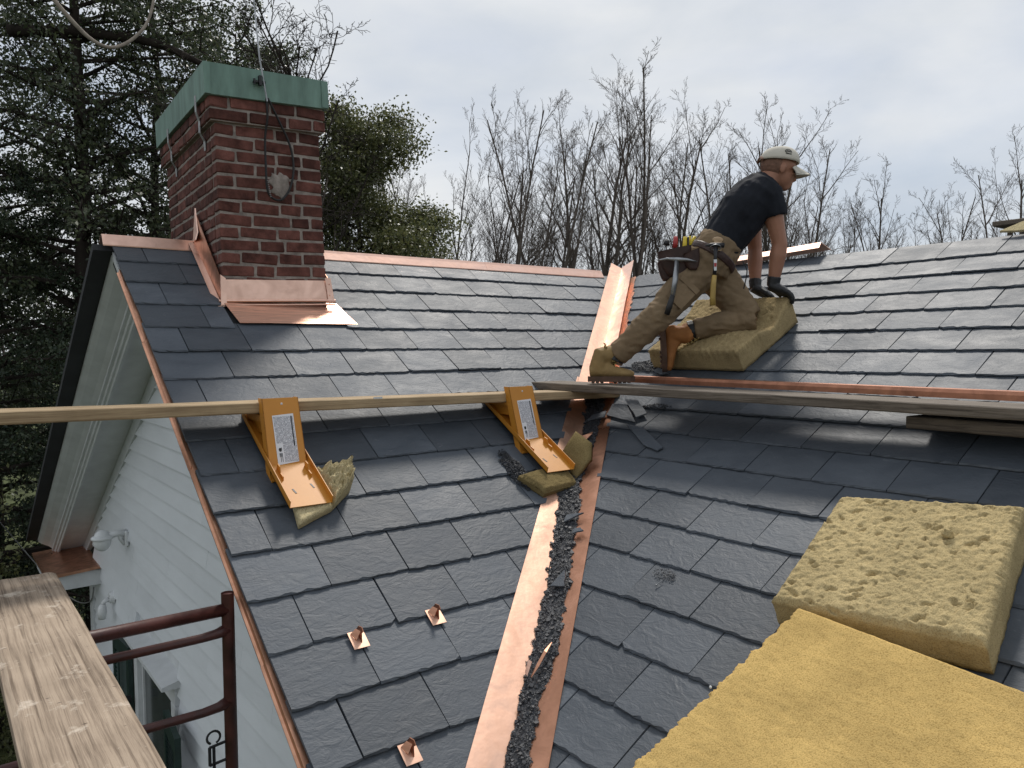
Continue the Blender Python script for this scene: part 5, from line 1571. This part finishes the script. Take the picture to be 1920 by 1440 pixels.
# ---------------------------------------------------------------- trees
def branch_tree(seed, height, spread, stems=1, first=.28, wide=.38, n1=9, sub=(6, 6, 5), up=.5):
    """bare deciduous tree: leader stems, upswept limbs, three orders of twigs"""
    rnd = random.Random(seed); segs = []
    def limb(p, d, length, rad, lvl, lift, wob):
        n = 6 if lvl < 2 else (4 if lvl < 4 else 2)
        pts = [p]; rads = [rad]; dd = d.copy()
        for i in range(n):
            dd = dd + Vector((rnd.gauss(0, wob), rnd.gauss(0, wob), rnd.gauss(0, wob * .6) + lift)); dd.normalize()
            p = p + dd * (length / n); pts.append(p); rads.append(rad * (1 - .78 * (i + 1) / n))
        segs.append((pts, rads, lvl)); return pts, rads
    def off(d, ang):
        az = rnd.uniform(0, 6.283); o = d.orthogonal().normalized(); o2 = d.cross(o)
        return (d * math.cos(ang) + (o * math.cos(az) + o2 * math.sin(az)) * math.sin(ang)).normalized()
    def pick(pts, q):
        x = q * (len(pts) - 1); i = min(int(x), len(pts) - 2); return pts[i].lerp(pts[i + 1], x - i), (pts[i + 1] - pts[i]).normalized(), i
    def spray(pts, rads, length, lvl):
        if lvl > 4: return
        k = sub[lvl - 2]
        for j in range(k):
            q = (j + rnd.uniform(.35, 1.0)) / k * .85 + .15 if k else 1
            base, dr, i = pick(pts, min(1, q))
            L_ = length * rnd.uniform(.30, .52) * (1.1 - .35 * q)
            nd = off(dr, rnd.uniform(.45, .95) * spread); nd.z += up * .35; nd.normalize()
            p2, r2 = limb(base, nd, L_, max(rads[i] * .50, .003), lvl, .05 * up, .10 + .03 * lvl)
            spray(p2, r2, L_, lvl + 1)
    for s in range(stems):
        d = Vector((rnd.gauss(0, .085) * (stems - 1) ** .5, rnd.gauss(0, .085) * (stems - 1) ** .5, 1)).normalized()
        h = height * rnd.uniform(.78, 1.0)
        pts, rads = limb(Vector((rnd.uniform(-.3, .3) * (stems - 1), rnd.uniform(-.3, .3) * (stems - 1), -.2)), d, h, height * .0095 / stems ** .4, 0, .03, .06)
        for j in range(n1):
            q = first + (1 - first) * (j + rnd.random()) / n1
            base, dr, i = pick(pts, q)
            L_ = height * wide * (1.05 - .72 * q) * rnd.uniform(.75, 1.2)
            nd = off(dr, rnd.uniform(.40, .80) * spread); nd.z += up * .3; nd.normalize()
            p2, r2 = limb(base, nd, L_, max(.012, rads[i] * rnd.uniform(.40, .62)), 1, .07 * up, .09)
            spray(p2, r2, L_, 2)
        spray(pts[-3:], rads[-3:], height * .16, 3)
    return segs
def tubes(segs, lo, hi, minr=.004, scale=1.0):
    m = MB()
    for pts, rads, lvl in segs:
        if lo <= lvl <= hi:
            m.tube([p * scale for p in pts], [max(minr, r * scale) for r in rads], 7 if lvl < 2 else (4 if lvl < 4 else 3), cap=False)
    return m
def normalise(segs, height):
    top = max(p.z for pts, _, _ in segs for p in pts); k = height / top
    return [([p * k for p in pts], [r * k for r in rads], l) for pts, rads, l in segs]

protos = []
for sd_, sp, st_, n1_, up_ in ((3, .95, 1, 11, .6), (11, .90, 2, 7, .65), (24, 1.0, 2, 7, .55), (38, .85, 3, 5, .7), (43, 1.0, 1, 11, .55)):
    sg = normalise(branch_tree(sd_, 16, sp, stems=st_, n1=n1_, up=up_), 16.0)
    def mesh_of(m, nm):
        me = bpy.data.meshes.new(nm); me.from_pydata(m.v, [], m.f); me.materials.append(MATS["bark_grey"]); me.update(); return me
    protos.append((mesh_of(tubes(sg, 0, 1, .012), "trunk"), mesh_of(tubes(sg, 2, 7, .0044), "crown")))
GT = "bare trees behind the roofs"
def place_bare(px, d, top, variant, label):
    """px: bearing across the view, d: distance ahead, top: height of the crown above the ridge"""
    lat = (px - 960) / 1444.2 * d
    pos = CAM + Vector((FW.x, FW.y, 0)) * d + Vector((RT.x, RT.y, 0)) * lat
    k = (top - GROUND) / 16.0
    e = empty("bare_tree", (pos.x, pos.y, GROUND), label, "tree", GT)
    e.rotation_euler = (0, 0, random.uniform(0, 6.28)); w = random.uniform(.85, 1.05); e.scale = (k * w, k * w, k)
    for nm, me in zip(("trunk", "crown"), protos[variant]):
        c = bpy.data.objects.new(nm, me); COL.objects.link(c); c.parent = e
def top_at(py, d): return CAM.z + (d - .5) * ((720 - py) / 1444.2 - .0476)
order = [(770, 33, 205, 0), (830, 36, 195, 3), (890, 34, 265, 1), (945, 31, 175, 2), (985, 38, 240, 3), (1040, 33, 175, 1), (1085, 37, 160, 0), (1130, 32, 140, 0), (1165, 35, 118, 1),
         (1215, 38, 150, 0), (1260, 33, 250, 2), (1300, 39, 250, 0), (1345, 35, 270, 1), (1400, 37, 225, 3), (1450, 34, 185, 0), (1490, 38, 230, 2), (1530, 35, 290, 1), (1580, 33, 285, 3),
         (1635, 36, 300, 0), (1680, 34, 345, 1), (1745, 37, 352, 2), (1800, 40, 400, 3), (1870, 28, 270, 2), (1915, 26, 225, 0), (700, 36, 330, 2), (640, 35, 300, 1),
         (960, 35, 190, 4), (1020, 30, 190, 2), (1105, 36, 135, 4), (1185, 31, 140, 2), (1240, 36, 160, 4), (1375, 33, 225, 2), (1425, 31, 200, 4)]
where = ["behind the right half of the green holly", "right of the green holly", "low between the holly and the middle trees", "left edge of the tall middle group", "slim and set back left of the tallest trees",
         "left of the two tallest trees", "between the tall middle trees, set back", "just left of the tallest crown", "tallest of all above the copper valley head", "right shoulder of the tallest group",
         "low gap right of the tallest group", "set back left of the worker's shirt", "left of the worker's back", "above the worker's back", "behind the worker's cap",
         "set back right of the worker's cap", "right of the worker's face", "first full crown right of the worker", "above the loose copper ridge piece", "right of the loose copper ridge piece",
         "low and wide over the far ridge", "smallest in the dip near the right side", "with the trestle before it", "tallest at the right edge", "hidden low behind the green holly", "mostly hidden behind the chimney",
         "with twin stems at the left of the tall group", "low forked before the tall group", "twin stemmed in the middle of the tall group", "forked just right of the tallest crown", "twin stemmed at the right end of the tall group", "forked above the tool pouch", "twin stemmed above the worker's shoulders"]
for (px, d, py, v), wd in zip(order, where): place_bare(px, d, top_at(py, d), v, "leafless grey tree " + wd)

for (px, d, py, v), wd in zip(((745, 33, 350, 4), (860, 34, 365, 0), (920, 36, 340, 4), (1010, 34, 370, 0), (1110, 36, 350, 4), (1190, 34, 370, 0), (1280, 36, 350, 4), (1380, 34, 360, 0), (1540, 34, 385, 4), (1610, 36, 395, 0), (1720, 34, 415, 4), (1810, 36, 425, 0)),
        ("right of the holly's foot", "left of the first tall trunk", "at the foot of the left middle trees", "between the left middle trunks", "under the tallest crowns", "right of the tallest trunks", "left of the tool pouch", "behind the worker's waist", "right of the worker's arms", "over the loose copper ridge piece", "low over the middle of the far ridge", "low beside the trestle")):
    place_bare(px, d, top_at(py, d), v, "leafless undergrowth tree " + wd)

# --- leafy trees: limbs, then leaves spread in sprays round the branch ends
def leafy(name, x, y, height, base_r, label, leafm, nleaf, size, seed, crown0=.15, spread=1.0, droop=.0, flat=.0, bark="bark_dark", trunk_r=.14, density=None, group=None, lens=1.6):
    rnd = random.Random(seed); r_ = np.random.default_rng(seed)
    root = empty(name, (x, y, GROUND), label, "tree", group)
    O = Vector((x, y, GROUND)); m = MB(); tips = []
    n = 10; tp = [O + Vector((.10 * mnoise.noise(Vector((i * .7, seed, 0))), .10 * mnoise.noise(Vector((i * .7, seed, 5))), height * i / n)) for i in range(n + 1)]
    m.tube(tp, [trunk_r * (1 - .85 * i / n) for i in range(n + 1)], 9); m.build("trunk", bark, root, smooth=True)
    lm = MB(); nb_ = int(16 + height * 5)
    for b in range(nb_):
        q = crown0 + (1 - crown0) * (b + rnd.random()) / nb_
        i0 = min(int(q * n), n - 1); base = tp[i0].lerp(tp[i0 + 1], q * n - i0)
        L_ = base_r * (1 - .55 * q ** 1.5) * rnd.uniform(.65, 1.12) * (1 if q > .1 else .8)
        az = b * 2.399 + rnd.uniform(-.5, .5)
        d = Vector((math.cos(az), math.sin(az), rnd.uniform(.05, .55) - droop)).normalized()
        pts = [base]; p = base.copy(); dd = d.copy()
        for s in range(5):
            dd = (dd + Vector((rnd.gauss(0, .13), rnd.gauss(0, .13), rnd.gauss(.02, .10) - droop * .12))).normalized(); p = p + dd * L_ / 5; pts.append(p)
            for t in range(3 if s else 1):
                a2 = rnd.uniform(0, 6.28); o = dd.orthogonal().normalized(); o2 = dd.cross(o)
                d2 = (dd * .7 + o * math.cos(a2) + o2 * math.sin(a2) * (1 - flat)).normalized(); l2 = L_ * rnd.uniform(.14, .34) * spread
                e = p + d2 * l2; e.z -= droop * l2 * .4
                lm.tube([p, p.lerp(e, .5) + Vector((rnd.gauss(0, .02), rnd.gauss(0, .02), rnd.gauss(0, .02))), e], [.010, .007, .003], 3, cap=False)
                tips.append((p, e))
        r0 = .022 + .035 * (1 - q)
        lm.tube(pts, [r0 * (1 - .8 * s / 5) for s in range(6)], 5, cap=False)
    lm.build("limbs", bark, root)
    # leaves
    A0 = np.array([t[0] for t in tips]); A1 = np.array([t[1] for t in tips]); idx = r_.integers(0, len(tips), nleaf)
    q = r_.random(nleaf) ** .6
    P = A0[idx] * (1 - q)[:, None] + A1[idx] * q[:, None] + r_.normal(0, .055 * lens, (nleaf, 3)) * np.array([1, 1, .7])
    ax = r_.normal(0, 1, (nleaf, 3)) + np.array([0, 0, -.35 - droop]); ax /= np.linalg.norm(ax, axis=1)[:, None]
    nn = r_.normal(0, 1, (nleaf, 3)) + np.array([0, 0, .8]); bx = np.cross(ax, nn); bx /= np.linalg.norm(bx, axis=1)[:, None] + 1e-9
    s = size * r_.uniform(.6, 1.25, nleaf)[:, None]
    up = np.cross(bx, ax) * s * .12
    V = np.empty((nleaf, 4, 3)); V[:, 0] = P; V[:, 1] = P + ax * s * .5 + bx * s * .27 + up; V[:, 2] = P + ax * s; V[:, 3] = P + ax * s * .5 - bx * s * .27 + up
    V = V.reshape(-1, 3) - np.array(O)
    me = bpy.data.meshes.new("crown"); me.vertices.add(nleaf * 4); me.vertices.foreach_set("co", V.ravel())
    me.loops.add(nleaf * 4); me.loops.foreach_set("vertex_index", np.arange(nleaf * 4, dtype=np.int32))
    me.polygons.add(nleaf); me.polygons.foreach_set("loop_start", np.arange(nleaf, dtype=np.int32) * 4)
    try: me.polygons.foreach_set("loop_total", np.full(nleaf, 4, dtype=np.int32))
    except Exception: pass
    me.materials.append(MATS[leafm]); me.update(calc_edges=True); me.validate()
    link("crown", me, O, root)
    return root
GL = "leafy trees behind the gable"
leafy("holly_tree", -2.58, 6.63, 11.5, 2.4, "tall dark holly with straight trunk left of the chimney", "leaf_dark", 31000, .062, 5, crown0=.42, trunk_r=.17, group=GL)
leafy("holly_tree", -1.45, 7.6, 11.0, 2.5, "dark holly close behind the chimney's left side", "leaf_dark", 30000, .062, 6, crown0=.40, trunk_r=.12, group=GL)
leafy("holly_tree", 2.05, 8.1, 8.9, 1.95, "bushy olive green holly right of the chimney", "leaf_mid", 70000, .070, 8, crown0=.32, trunk_r=.12, group=GL, lens=3.0)
leafy("holly_tree", 3.2, 8.7, 7.5, 1.7, "smaller olive holly at the right foot of the bushy holly", "leaf_mid", 40000, .070, 21, crown0=.30, trunk_r=.10, group=GL, lens=3.0)
leafy("holly_tree", -3.5, 9.3, 12.0, 2.6, "dark holly standing farthest back at the left edge", "leaf_dark", 24000, .07, 9, crown0=.30, trunk_r=.14, group=GL)
leafy("hemlock_tree", -3.75, 6.6, 7.3, 1.9, "feathery hemlock left of the gable rake", "leaf_hemlock", 52000, .05, 12, crown0=.08, droop=.25, flat=.6, trunk_r=.11, group=GL, lens=1.2)
leafy("hemlock_tree", -4.5, 8.2, 6.8, 2.0, "feathery hemlock at the left edge of the picture", "leaf_hemlock", 46000, .055, 13, crown0=.05, droop=.25, flat=.6, trunk_r=.11, group=GL, lens=1.2)
leafy("hemlock_tree", -1.9, 9.8, 7.4, 2.1, "feathery hemlock behind the ridge left of the chimney", "leaf_hemlock", 40000, .06, 14, crown0=.10, droop=.2, flat=.6, trunk_r=.10, group=GL, lens=1.2)
leafy("holly_tree", .35, 9.4, 10.4, 2.4, "holly showing over the chimney cap", "leaf_dark", 30000, .065, 15, crown0=.45, trunk_r=.10, group=GL)
leafy("shrub_tree", -4.4, 5.3, 3.9, 1.3, "low dark shrub tree below the eave return", "leaf_mid", 22000, .055, 16, crown0=.05, trunk_r=.07, group=GL)
leafy("shrub_tree", -6.0, 7.0, 4.6, 1.5, "low dark shrub tree beyond the scaffold plank", "leaf_dark", 22000, .055, 17, crown0=.05, trunk_r=.07, group=GL)
# far leafy screen low behind the hollies
for i, (x, y, h, lab) in enumerate(((-6.5, 15, 6.8, "distant dark tree filling the left edge"), (-3.2, 16, 6.8, "distant dark tree behind the feathery hemlocks"), (.6, 17, 7.2, "distant dark tree behind the chimney"), (-9.5, 13, 8.0, "distant dark tree beyond the left edge"))):
    leafy("holly_tree", x, y, h, 3.0, lab, "leaf_dark", 22000, .12, 30 + i, crown0=.05, trunk_r=.14, group=GL, lens=2.2)

# --- bare tree whose twigs hang over the chimney
sg = branch_tree(77, 10.2, 1.15, stems=1, first=.50, wide=.36, n1=20, up=.05, sub=(7, 6, 4))
e = empty("bare_tree", (.12, 4.95, GROUND), "leafless tree with twigs spreading out above the chimney cap", "tree")
for nm, m in (("trunk", tubes(sg, 0, 1, .010)), ("crown", tubes(sg, 2, 7, .0032))):
    me = bpy.data.meshes.new(nm); me.from_pydata(m.v, [], m.f); me.materials.append(MATS["bark_dark"]); me.update(); link(nm, me, ORG[e.name], e)
# heavy broken limb lying level through the hollies
m = MB(); m.tube(smoothpts([(-3.25, 7.05, 3.50), (-2.52, 6.50, 3.46), (-1.84, 5.98, 3.34), (-1.34, 5.72, 3.12), (-.8, 5.8, 3.0)], 5), [.080 - .055 * i / 20 for i in range(21)], 9)
tag(m.build("broken_limb", "bark_dark", smooth=True), "thick dark limb lying nearly level across the hollies at the upper left", "branch")
# pale dead limb sagging in front of the hollies
lt = [Vector(p) for p in ((-3.9, 4.7, 3.9), (-3.36, 4.65, 3.42), (-2.98, 4.62, 2.96), (-2.72, 4.60, 2.72), (-2.50, 4.58, 2.70), (-2.25, 4.60, 2.93), (-2.12, 4.62, 3.25), (-2.02, 4.66, 3.9))]
m = MB(); m.tube(smoothpts(lt, 6), [.026 - .014 * i / 42 for i in range(43)], 8)
tag(m.build("dead_limb", "bark_pale", smooth=True), "pale dead limb hanging in a curve before the dark hollies", "branch")
